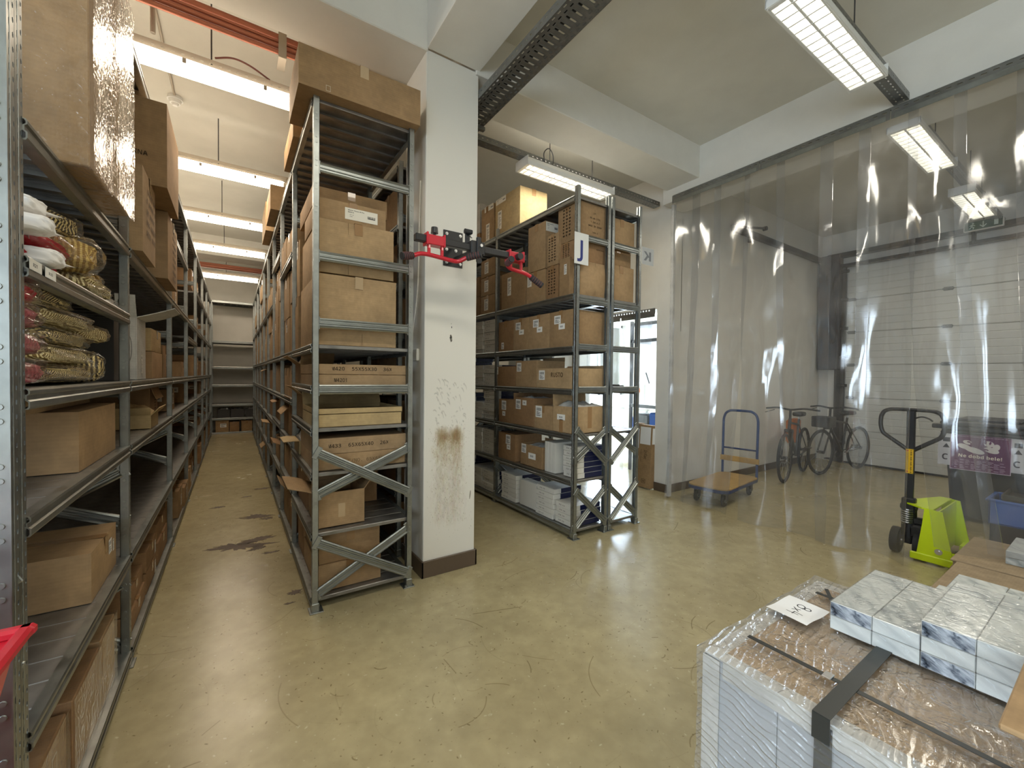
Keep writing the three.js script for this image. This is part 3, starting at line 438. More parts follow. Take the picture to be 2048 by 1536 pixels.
// ───────── cartons ─────────
const prints = new Map();
const printed = (key, w, h, draw, o = {}) => { if (!prints.has(key)) prints.set(key, std({ map: canvasTex(w, h, draw), roughness: 0.55, ...o })); return prints.get(key); };
const bars = (c, x, y, w, h, sd = 3) => { let s = sd, u = x; while (u < x + w) { s = (s * 1103515245 + 12345) & 0x7fffffff; const k = 1 + s % 3; c.fillRect(u, y, k, h); u += k + 1 + (s >> 8) % 3; } };
const P = {
  label: printed('label', 256, 96, (c, w, h) => { c.fillStyle = '#e9e4d6'; c.fillRect(0, 0, w, h); c.fillStyle = '#222'; c.font = 'bold 13px sans-serif'; c.fillText('Winter Throw 55 Pcs', 22, 22); c.fillText('M433-A', 22, 38); c.font = '9px sans-serif'; c.fillText('QTY  26', 36, 58); c.fillText('C/NO', 36, 72); c.fillRect(176, 40, 60, 22); c.fillStyle = '#e9e4d6'; bars(c, 180, 40, 50, 16); }),
  code: printed('code', 128, 128, (c, w, h) => { c.fillStyle = '#e8e6e0'; c.fillRect(0, 0, w, h); c.fillStyle = '#333'; bars(c, 16, 20, 96, 34); for (let k = 0; k < 5; k++) c.fillRect(16, 64 + k * 11, 40 + (k * 37) % 56, 5); }),
  slip: printed('slip', 128, 64, (c, w, h) => { c.fillStyle = '#ebe9e2'; c.fillRect(0, 0, w, h); c.fillStyle = '#444'; c.font = 'bold 26px sans-serif'; c.fillText('BUD', 34, 42); }),
  sheet: printed('sheet', 96, 192, (c, w, h) => { c.fillStyle = '#e6e2d8'; c.fillRect(0, 0, w, h); c.fillStyle = '#3a3a3a'; bars(c, 14, 14, 68, 26, 9); for (let k = 0; k < 9; k++) c.fillRect(14, 54 + k * 14, 26 + (k * 29) % 44, 5); }),
  frame: printed('frame', 128, 128, (c, w, h) => { c.fillStyle = 'rgba(0,0,0,0)'; c.clearRect(0, 0, w, h); c.strokeStyle = 'rgba(235,225,205,.85)'; c.lineWidth = 7; c.strokeRect(16, 10, 96, 108); }, { transparent: true, roughness: 0.7 }),
  tag: printed('tag', 128, 64, (c, w, h) => { c.fillStyle = '#d9d5cc'; c.fillRect(0, 0, w, h); c.fillStyle = '#333'; c.font = 'bold 30px sans-serif'; c.fillText('R21', 30, 42); }),
};
const ink = (key, w, h, lines, o = {}) => printed('ink' + key, w, h, (c) => { c.clearRect(0, 0, w, h); c.fillStyle = c.strokeStyle = o.color ?? 'rgba(38,28,18,.82)'; c.textAlign = o.align ?? 'center'; for (const [t, size, y, x] of lines) { c.font = `${o.weight ?? 'bold'} ${size}px ${o.font ?? 'sans-serif'}`; c.fillText(t, x ?? w / 2, y); } o.more?.(c, w, h); }, { transparent: true, roughness: 0.8 });
P.m420a = ink('m420a', 512, 64, [['M420  55X55X30  36X', 46, 48]], { font: 'monospace' });
P.m420b = ink('m420b', 192, 64, [['M4201', 46, 48]], { font: 'monospace' });
P.m433 = ink('m433', 512, 64, [['M433  65X65X40  26X', 46, 48]], { font: 'monospace' });
P.m433b = ink('m433b', 512, 64, [['C/NO. 65X65X40 26X', 44, 48]], { font: 'monospace', color: 'rgba(38,28,18,.45)' });
P.china = ink('china', 256, 160, [['NO.      0', 26, 60], ['MADE IN CHINA', 26, 112]], {});
P.ship = ink('ship', 256, 256, [['LOT.', 22, 40], ['PO.NO.5702', 24, 92], ['1.280.4.0', 24, 132], ['MADE IN CHINA', 24, 172], ['1406.0', 22, 236]], { font: 'monospace' });
P.grid = printed('grid', 128, 256, (c, w, h) => { c.clearRect(0, 0, w, h); c.fillStyle = 'rgba(48,32,18,.75)'; let s = 4; for (let y = 0; y < 9; y++) for (let x = 0; x < 3; x++) { s = (s * 1103515245 + 12345) & 0x7fffffff; c.fillRect(16 + x * 36, 14 + y * 26, 16 + s % 12, 14); } }, { transparent: true, roughness: 0.8 });
P.lines = printed('lines', 256, 192, (c, w, h) => { c.clearRect(0, 0, w, h); c.fillStyle = 'rgba(48,30,18,.6)'; for (let y = 0; y < 5; y++) for (let x = 0; x < 9; x++) if ((x * 7 + y * 5) % 6) c.fillRect(14 + x * 26, 16 + y * 34, 17, 17); }, { transparent: true, roughness: 0.8 });
P.mic = ink('mic', 256, 64, [['MADE IN CHINA', 30, 44]], { color: 'rgba(30,20,12,.7)' });
P.recycle = printed('recycle', 128, 128, (c, w, h) => { c.clearRect(0, 0, w, h); c.strokeStyle = c.fillStyle = 'rgba(30,22,12,.85)'; c.lineWidth = 11; for (let k = 0; k < 3; k++) { c.save(); c.translate(64, 68); c.rotate(k * 2.094); c.beginPath(); c.moveTo(-20, -32); c.lineTo(6, -32); c.lineTo(20, -10); c.stroke(); c.beginPath(); c.moveTo(34, -14); c.lineTo(8, -4); c.lineTo(26, 10); c.fill(); c.restore(); } }, { transparent: true, roughness: 0.8 });
P.rusto = ink('rusto', 256, 96, [['RUSTO', 60, 66]], { font: 'sans-serif', color: 'rgba(70,45,20,.65)' });
P.dark = printed('dark', 192, 96, (c, w, h) => { c.fillStyle = '#1c150d'; c.fillRect(0, 0, w, h); c.fillStyle = '#6b5232'; for (let k = 0; k < 5; k++) { c.fillRect(16 + k * 34, 14, 22, 26 + (k * 13) % 22); c.fillRect(14 + k * 36, 62, 26, 8); } });
P.oval = printed('oval', 96, 192, (c, w, h) => { c.clearRect(0, 0, w, h); c.strokeStyle = 'rgba(60,50,40,.7)'; c.lineWidth = 4; c.beginPath(); c.ellipse(48, 96, 34, 78, 0, 0, 7); c.stroke(); c.fillStyle = 'rgba(110,60,40,.45)'; c.beginPath(); c.ellipse(54, 90, 16, 34, 0, 0, 7); c.fill(); }, { transparent: true, roughness: 0.8 });
P.bookE = ink('bookE', 128, 64, [['FR 19', 34, 44, 16]], { color: 'rgba(90,40,50,.6)', align: 'left' });
P.hh = printed('hh', 96, 96, (c, w, h) => { c.fillStyle = '#e4dfd4'; c.fillRect(0, 0, w, h); c.fillStyle = '#40382e'; c.fillRect(10, 12, 34, 12); for (let k = 0; k < 4; k++) c.fillRect(10 + k * 20, 32, 13, 34); c.fillRect(10, 74, 60, 8); });
const FACE = { '+x': [1, Math.PI / 2], '-x': [-1, -Math.PI / 2], '+z': [1, 0], '-z': [-1, Math.PI], '+y': [1, 0] };
const planeCache = (w, h) => once('plane' + w.toFixed(3) + h.toFixed(3), () => new THREE.PlaneGeometry(w, h));
// put a printed plane on a face: u to the reader's side, v up, from the middle of the face
function stick(parent, name, s, [f, mat, u, v, w, h, rot = 0], a = 0) {
  const m = mesh(name, planeCache(w, h), mat, parent), [W, H, D] = s, U = f[1] === 'z' ? W : D, q = (t) => Math.max(0, 1 - t * t), e = 0.0014 + (f[1] === 'y' ? a * 0.5 : a * q(2 * Math.max(0, Math.abs(u) - w / 2) / U) * q(2 * Math.max(0, Math.abs(v) - h / 2) / H));
  if (f === '+y') { m.rotation.set(-Math.PI / 2, 0, rot); m.position.set(u, H + e, -v); return m; }
  m.rotation.order = 'YXZ'; m.rotation.y = FACE[f][1]; m.rotation.z = rot;
  const y = H / 2 + v;
  if (f === '+x') m.position.set(W / 2 + e, y, -u); if (f === '-x') m.position.set(-W / 2 - e, y, u); if (f === '+z') m.position.set(u, y, D / 2 + e); if (f === '-z') m.position.set(-u, y, -D / 2 - e);
  return m;
}
// o: b = [x0, x1, y0, z0, z1, height], tone, tape ('x' | 'z' | 0), st = stickers, ry, tz (tilt), film
function carton(label, b, o = {}) {
  const [x0, x1, y0, z0, z1, H] = b, W = x1 - x0, D = Math.abs(z1 - z0), s = [W, H, D];
  const g = base(o.name ?? 'carton', [(x0 + x1) / 2, y0, (z0 + z1) / 2], o.ry ?? 0); if (o.tz) g.rotation.z = o.tz; if (o.tx) g.rotation.x = o.tx;
  tag(g, label, o.cat ?? 'carton', o.group);
  const mat = o.mat ?? M.card[o.tone ?? 0];
  if (!o.open) {
    mesh('body', at(bulge(W, H, D, o.film ? 0 : o.bulge ?? 0.004), 0, H / 2, 0), mat, g);
    if (o.tape !== 0) { const tw = 0.048, d = Math.min(0.07, H * 0.4), tm = o.clear ? M.clearTape : M.tape, e = (o.film ? 0 : o.bulge ?? 0.004) * 0.75, ax = o.tape ?? (W > D ? 'x' : 'z');
      if (ax === 'x') mesh('packing_tape', [bx(W + 0.002, 0.0012, tw, 0, H + 0.0006 + e * 0.66, 0, 0), bx(0.0012, d, tw, W / 2 + 0.0008 + e, H - d / 2, 0, 0), bx(0.0012, d, tw, -W / 2 - 0.0008 - e, H - d / 2, 0, 0)], tm, g);
      else mesh('packing_tape', [bx(tw, 0.0012, D + 0.002, 0, H + 0.0006 + e * 0.66, 0, 0), bx(tw, d, 0.0012, 0, H - d / 2, D / 2 + 0.0008 + e, 0), bx(tw, d, 0.0012, 0, H - d / 2, -D / 2 - 0.0008 - e, 0)], tm, g); }
    const e2 = (o.bulge ?? 0.004) * 0.5; if (o.seam) for (const f of [].concat(o.seam)) mesh('flap_seam', f === '+z' ? bx(0.004, H * 0.98, 0.0016, o.seamU ?? 0, H / 2, D / 2 + 0.0002 + e2, 0.0005) : bx(0.0016, H * 0.98, 0.004, f === '+x' ? W / 2 + 0.0004 : -W / 2 - 0.0004, H / 2, 0, 0.0005), M.cardIn, g);
  } else {
    const t = 0.005; mesh('body', [bx(W, t, D, 0, t / 2, 0, 0.001), bx(t, H, D, W / 2 - t / 2, H / 2, 0, 0.001), bx(t, H, D, -W / 2 + t / 2, H / 2, 0, 0.001), bx(W - 2 * t, H, t, 0, H / 2, D / 2 - t / 2, 0.001), bx(W - 2 * t, H, t, 0, H / 2, -D / 2 + t / 2, 0.001)], mat, g);
    const F = { '+x': [W / 2, 0, D, 0, -1], '-x': [-W / 2, 0, D, 0, 1], '+z': [0, D / 2, W, 1, 1], '-z': [0, -D / 2, W, 1, -1] };
    for (const [f, ang, len] of o.open) { const [px, pz, wd, isz, sg] = F[f], l = len ?? Math.min(W, D) * 0.48, fg = isz ? at(bentFlap(wd, l), 0, 0, 0) : at(bentFlap(wd, l), 0, 0, 0, 0, Math.PI / 2); const m = mesh('flap', fg, mat, g); m.position.set(px, H, pz); if (isz) m.rotation.x = sg * ang; else m.rotation.z = sg * ang; }
    if (o.fill) mesh('contents', heap(W - 0.03, o.fillH ?? H * 0.3, D - 0.03, Math.floor(rnd() * 99)), o.fill, g).position.y = o.fillY ?? H * 0.75;
  }
  for (const q of o.st ?? []) stick(g, q[7] ?? (String(q[1].map?.uuid) && q[1].transparent ? 'print' : 'paper_label'), s, q, o.open ? 0 : o.film ? 0 : o.bulge ?? 0.004);
  if (o.film === 2) mesh('stretch_film', at(crumple(W + 0.012, H + 0.01, D + 0.012, 0.003, W * 7 + H), 0, H / 2, 0), M.filmFlat, g); else if (o.film) { mesh('stretch_film', at(crumple(W + 0.02, H + 0.016, D + 0.02, 0.003, W * 7 + H), 0, H / 2, 0), M.filmFlat, g); const wf = new THREE.PlaneGeometry(D + 0.03, H + 0.02, 24, 30), pp = wf.attributes.position, nn = fbm(5, 4, Math.floor(W * 90 + D * 50) % 60); for (let i = 0; i < pp.count; i++) pp.setZ(i, 0.010 * nn(pp.getX(i) * 5 + 4, pp.getY(i) * 1.5 + 4)); wf.rotateY(Math.PI / 2); wf.translate(W / 2 + 0.013, H / 2, 0); wf.computeVertexNormals(); mesh('wrinkled_film', muv(wf), M.film, g); }
  return g;
}
// a flap is a sheet hinged on its lower edge: lies in the plane y up, turned outward by its angle
const bentFlap = (w, l) => once('flap' + w.toFixed(3) + l.toFixed(3), () => { const g = new THREE.BoxGeometry(w, l, 0.004, 6, 5, 1); g.translate(0, l / 2, 0); const p = g.attributes.position; for (let i = 0; i < p.count; i++) { const y = p.getY(i) / l; p.setZ(i, p.getZ(i) + 0.05 * l * Math.sin(y * 3.1) * (0.6 + 0.4 * Math.sin(p.getX(i) * 9))); } g.computeVertexNormals(); return muv(g); });
// closed body with slightly swollen sides
function bulge(W, H, D, a) {
  if (W < 0.06 || D < 0.06 || H < 0.05 || !a) return cb(W, H, D, 0.003);
  const g = new THREE.BoxGeometry(W, H, D, 6, 6, 6), p = g.attributes.position;
  for (let i = 0; i < p.count; i++) { const x = p.getX(i) / W * 2, y = p.getY(i) / H * 2, z = p.getZ(i) / D * 2, c = (t) => 1 - t * t; const r = 0.0025, ex = Math.abs(x) > 0.99, ey = Math.abs(y) > 0.99, ez = Math.abs(z) > 0.99; let k = ex + ey + ez >= 2 ? r : 0;
    p.setXYZ(i, p.getX(i) + (ex ? Math.sign(x) * a * c(y) * c(z) : 0) - (ex ? Math.sign(x) * k : 0), p.getY(i) + (ey ? Math.sign(y) * a * 0.5 * c(x) * c(z) : 0) - (ey ? Math.sign(y) * k * 0.4 : 0), p.getZ(i) + (ez ? Math.sign(z) * a * c(x) * c(y) : 0) - (ez ? Math.sign(z) * k : 0)); }
  g.computeVertexNormals(); return muv(g);
}
function crumple(W, H, D, a, sd) {
  const n = fbm(5, 4, Math.floor(sd * 10) % 50), g = new THREE.BoxGeometry(W, H, D, Math.max(3, Math.round(W / 0.03)), Math.max(3, Math.round(H / 0.03)), Math.max(3, Math.round(D / 0.03))), p = g.attributes.position;
  for (let i = 0; i < p.count; i++) { const x = p.getX(i), y = p.getY(i), z = p.getZ(i), k = a * (n(x * 3 + z * 2.3 + 5, y * 3 + z * 1.7 + 5) - 0.35) * 2; const l = Math.max(Math.abs(x) / W, Math.abs(y) / H, Math.abs(z) / D) * 2; p.setXYZ(i, x + Math.sign(x) * k * (Math.abs(x) > W * 0.49), y + Math.sign(y) * k * (Math.abs(y) > H * 0.49), z + Math.sign(z) * k * (Math.abs(z) > D * 0.49)); }
  g.computeVertexNormals(); return muv(g);
}
// crumpled heap: a low mound over a rectangle
function heap(W, H, D, sd) { const n = fbm(4, 5, sd), g = new THREE.BoxGeometry(W, H, D, 14, 4, 14), p = g.attributes.position; for (let i = 0; i < p.count; i++) { const x = p.getX(i), y = p.getY(i), z = p.getZ(i), e = (1 - Math.pow(Math.abs(2 * x / W), 4)) * (1 - Math.pow(Math.abs(2 * z / D), 4)), t = (y / H + 0.5); p.setXYZ(i, x + (n(z * 5 + 3, y * 5) - 0.5) * 0.02, (t * H * (0.35 + 1.1 * n(x * 4 + 2, z * 4 + 2) * (0.3 + 0.7 * e))), z + (n(x * 5, y * 5 + 7) - 0.5) * 0.02); } g.computeVertexNormals(); return muv(g); }

// wall rack, first two bays
carton('very tall film-wrapped carton overhanging the rack edge, first along its shelf', [-1.0, -0.345, 1.993, -1.905, -1.70, 1.0], { tone: 1, tape: 0, film: 1, seam: '+z', seamU: 0.1, st: [['+z', P.tag, -0.16, 0.12, 0.03, 0.06]] });
carton('tall film-wrapped carton behind the tallest one, overhanging the shelf edge', [-1.0, -0.335, 1.993, -2.16, -1.925, 0.76], { tone: 0, tape: 0, film: 1 });
carton('upright carton with rows of dark print, under the tilted carton', [-0.98, -0.365, 1.993, -3.12, -2.72, 0.42], { tone: 4, st: [['+x', P.lines, 0.0, 0.0, 0.30, 0.30]], clear: 1 });
carton('upright film-taped carton hanging over the aisle beside the printed one', [-0.95, -0.34, 1.993, -3.95, -3.42, 0.42], { tone: 4, film: 0, clear: 1, st: [['+x', P.grid, 0, 0, 0.22, 0.44], ['+z', P.mic, 0, 0.12, 0.24, 0.05]] });
carton('dark carton with a country print, on top of two upright cartons', [-0.98, -0.30, 2.418, -3.58, -3.0, 0.46], { tone: 1, st: [['+z', P.china, 0.14, -0.04, 0.30, 0.20]], tape: 'z' });
carton('long carton with a recycling mark, alone on its shelf in the first bay', [-1.0, -0.44, 1.052, -2.56, -2.02, 0.21], { tone: 1, clear: 1, tape: 'z', st: [['+z', P.recycle, 0.02, -0.05, 0.045, 0.045], ['+z', P.frame, -0.08, -0.05, 0.02, 0.02]] });
carton('taped carton with faint print and white stickers on the lower shelf', [-1.0, -0.44, 0.532, -2.56, -2.16, 0.19], { tone: 0, tape: 'x', st: [['+x', P.code, 0.05, 0.035, 0.05, 0.06], ['+x', P.sheet, 0.11, 0.02, 0.025, 0.05], ['+z', P.mic, 0.0, 0.0, 0.22, 0.045]] });
carton('film-wrapped carton with framed stamps, low in front, first of three', [-1.0, -0.44, 0.072, -1.86, -1.50, 0.25], { tone: 3, film: 2, tape: 0, st: [['+x', P.frame, -0.05, 0.04, 0.05, 0.07], ['+x', P.frame, 0.07, 0.04, 0.05, 0.07], ['+x', P.frame, -0.05, -0.06, 0.05, 0.07], ['+x', P.frame, 0.07, -0.06, 0.05, 0.07]] });
carton('film-wrapped carton with framed stamps, bottom shelf, middle of three', [-1.0, -0.43, 0.072, -2.20, -1.88, 0.27], { tone: 3, film: 2, tape: 0, st: [['+x', P.frame, -0.06, 0.05, 0.05, 0.07], ['+x', P.frame, 0.06, 0.05, 0.05, 0.07], ['+x', P.frame, -0.06, -0.06, 0.05, 0.07], ['+x', P.frame, 0.06, -0.06, 0.05, 0.07]] });
carton('film-wrapped carton with framed stamps, bottom shelf, beside the second post', [-1.0, -0.43, 0.072, -2.45, -2.22, 0.28], { tone: 0, film: 2, tape: 0, st: [['+x', P.frame, 0, 0.06, 0.05, 0.07], ['+x', P.frame, 0, -0.06, 0.05, 0.07]] });
[0, 1].forEach((k) => carton(['lower', 'upper'][k] + ' flat carton with black and white stickers by the second post', [-0.96, -0.43 - k * 0.01, 0.072 + k * 0.105, -3.22, -2.78, 0.1], { tone: 3, tape: 'x', st: [['+z', P.hh, 0.10, 0, 0.09, 0.07], ['+z', P.hh, -0.02, 0, 0.07, 0.06]] }));
[0, 1].forEach((k) => carton(['lower', 'upper'][k] + ' flat carton behind the stickered pair on the bottom shelf', [-0.96, -0.43, 0.072 + k * 0.13, -3.64, -3.26, 0.125], { tone: 3, tape: 'x', st: [['+x', P.sheet, 0.1, 0, 0.05, 0.08]] }));
carton('carton with a wide white label lying under the lowest shelf', [-0.95, -0.43, 0.072, -4.22, -3.72, 0.15], { tone: 3, st: [['+z', P.label, 0.06, 0.02, 0.26, 0.055]] });
carton('flat carton on the white-labelled one, second bay of the wall rack', [-0.95, -0.44, 0.224, -4.2, -3.76, 0.12], { tone: 3, st: [['+z', P.label, 0.06, 0.0, 0.22, 0.05]] });
carton('white open carton with raised flaps behind the second post', [-0.505, -0.425, 1.357, -3.22, -2.96, 0.335], { mat: M.whiteCard, open: [['+x', 1.2, 0.17], ['-x', 0.5, 0.1], ['+z', 0.4, 0.12]], st: [['+z', P.oval, 0.0, 0.0, 0.055, 0.19], ['+x', P.sheet, 0.0, -0.08, 0.04, 0.1]] });
carton('brown carton with a dark printed window, upper of two', [-0.92, -0.46, 1.545, -4.18, -3.72, 0.155], { tone: 5, st: [['+z', P.dark, 0.02, 0.005, 0.22, 0.11], ['+x', P.frame, 0.1, 0, 0.05, 0.08]] });
carton('brown carton under the one with the dark window', [-0.93, -0.455, 1.357, -4.20, -3.70, 0.185], { tone: 0, st: [['+z', P.mic, 0.06, -0.05, 0.2, 0.05]] });
carton('tall open carton in the second bay behind a torn one', [-0.96, -0.47, 1.052, -4.06, -3.72, 0.26], { tone: 1, open: [['+x', 2.8, 0.1], ['-x', 0.3, 0.15]], st: [['+x', P.grid, 0.05, 0, 0.1, 0.2]] });
carton('torn low carton tray with crumpled yellow film', [-0.80, -0.42, 1.052, -3.66, -3.36, 0.085], { tone: 5, open: [['+x', 0.7, 0.06], ['+z', 0.4, 0.05]], fill: M.card[5], fillH: 0.10, fillY: 0.04 });
carton('small yellow carton flap poking out at the very front, bottom shelf', [-0.78, -0.47, 0.072, -1.475, -1.45, 0.11], { tone: 5, tape: 0 });
carton('dark grey plastic tote behind the striped bags', [-1.0, -0.47, 1.357, -2.93, -2.71, 0.30], { mat: M.greyDark, tape: 0, name: 'storage_tote', cat: 'tote' });
carton('dark flat carton in the shade under the striped bag shelf', [-1.0, -0.52, 1.265, -2.55, -1.75, 0.07], { tone: 1, tape: 0 });
// wall rack, farther bays
const tones = [0, 1, 2, 3, 4];
for (let bay = 2; bay < ZA.length - 1; bay++) {
  const za = ZA[bay] - 0.04, zb = ZA[bay + 1] + 0.04, lv = [0.07, 0.53, 1.05, 1.355, 1.99, 2.55], nm = ['floor', 'second', 'third', 'fourth', 'fifth', 'top'];
  lv.forEach((y, li) => {
    const chance = [1, 0.12, 0.25, 0.75, 0.35, 0.3][li]; if (li === 5 && bay !== 2 && bay < 4) return; if (li === 4 && bay === 3) return;
    let z = za, k = 0; while (z - 0.26 > zb) { const d = Math.min(rr(0.26, 0.46), z - zb); if (rnd() < chance) { const h = Math.min(rr(0.16, 0.30), [0.38, 0.44, 0.26, 0.40, 0.5, 0.36][li]), proud = li === 0 ? rr(-0.02, 0.04) : 0.03; carton(`${pick(['plain', 'taped', 'stickered', 'worn'])} brown carton, ${ord[k]} along the ${nm[li]} shelf, ${ord[bay]} bay of the wall rack`, [-0.98, -0.44 + (li ? -proud : proud), y + 0.003, z - d, z, h], { tone: pick([3, 1, 0, 3]), st: rnd() < 0.6 ? [['+x', pick([P.code, P.hh, P.sheet]), rr(-0.06, 0.06), 0.01, 0.08, 0.1], ['+z', P.label, 0.1, 0.02, 0.2, 0.06]] : [] }); if (li === 0 && rnd() < 0.5) carton(`small brown carton resting on another, ${ord[k]} along the floor shelf of the ${ord[bay]} wall bay`, [-0.94, -0.46, y + 0.004 + h, z - d + 0.02, z - 0.03, Math.min(0.12, 0.42 - h)], { tone: pick([3, 0]) }); k++; } z -= d + rr(0.005, 0.06); }
  });
}

// pillar rack, end bay: what its open end shows
carton('huge long carton lying across the top of the pillar rack', [0.298, 1.005, 3.003, -3.06, -2.60, 0.225], { tone: 1, tape: 'z', clear: 1, bulge: 0.008, st: [['+z', P.frame, -0.20, -0.09, 0.03, 0.035]] }).rotation.z = 0.0;
carton('second carton hanging out over the aisle atop the pillar rack', [0.335, 0.9, 3.003, -3.80, -3.20, 0.15], { tone: 0, tape: 'z' });
carton('upper big carton with rows of creases behind the top end rail', [0.425, 0.875, 2.012, -3.45, -2.72, 0.32], { tone: 2, seam: '+z', seamU: -0.06, tape: 'z', bulge: 0.008 });
carton('big dented carton at the rack end, standing on the middle shelf', [0.415, 0.895, 1.578, -3.45, -2.725, 0.40], { tone: 2, seam: '+z', seamU: 0.02, tape: 'z', bulge: 0.014, clear: 1 }).scale.y = 1.07;
carton('carton with a wide white address label under the top shelf', [0.42, 0.835, 2.335, -3.3, -2.76, 0.135], { tone: 0, st: [['+z', P.label, 0.05, 0.0, 0.20, 0.072]], tape: 'z' });
carton('dark carton at the back under the ribbed top shelf', [0.42, 0.9, 2.48, -3.55, -2.95, 0.13], { tone: 1 });
carton('long printed carton lying on another with the same print', [0.40, 0.955, 1.40, -3.3, -2.705, 0.062], { tone: 4, tape: 0, bulge: 0, st: [['+z', P.m420a, -0.0, 0.004, 0.36, 0.042]] });
carton('long printed carton under its twin, above the second rail', [0.40, 0.955, 1.332, -3.3, -2.705, 0.066], { tone: 4, tape: 0, bulge: 0, st: [['+z', P.m420b, -0.13, 0.0, 0.11, 0.042]] });
carton('flat yellowish carton with a folded lid, alone on its shelf', [0.40, 0.925, 1.082, -3.2, -2.70, 0.075], { tone: 5, tape: 0, bulge: 0 });
{ const g = carton('loose carton lid lying on the flat yellowish carton', [0.40, 0.93, 1.158, -3.2, -2.702, 0.035], { tone: 5, open: [['-z', 0.5, 0.1]], name: 'cardboard_cover', cat: 'cardboard' }); }
carton('long carton with printed sizes behind the upper crossed braces', [0.40, 0.96, 0.915, -3.3, -2.71, 0.098], { tone: 4, tape: 0, bulge: 0, st: [['+z', P.m433, -0.02, 0.0, 0.36, 0.042]] });
carton('long carton with fainter printing beneath the one with sizes', [0.40, 0.955, 0.819, -3.3, -2.712, 0.095], { tone: 0, tape: 0, bulge: 0, st: [['+z', P.m433b, 0.08, 0.0, 0.36, 0.042]] });
carton('open carton with wide flap out over the aisle, lower bay end', [0.425, 0.70, 0.460, -3.1, -2.74, 0.215], { tone: 0, open: [['-x', 1.25, 0.17], ['+x', 0.6, 0.12], ['-z', 0.5, 0.14]], fill: M.cardIn, fillY: 0.1, st: [['+z', M.clearTape, 0.0, -0.01, 0.04, 0.085, 0, 'packing_tape']] });
carton('upper of two plain cartons behind the lowest crossed braces', [0.43, 0.80, 0.24, -3.3, -2.74, 0.19], { tone: 1, tape: 'z' });
carton('lower of two plain cartons behind the lowest crossed braces', [0.42, 0.805, 0.076, -3.3, -2.73, 0.162], { tone: 0, tape: 'z' });
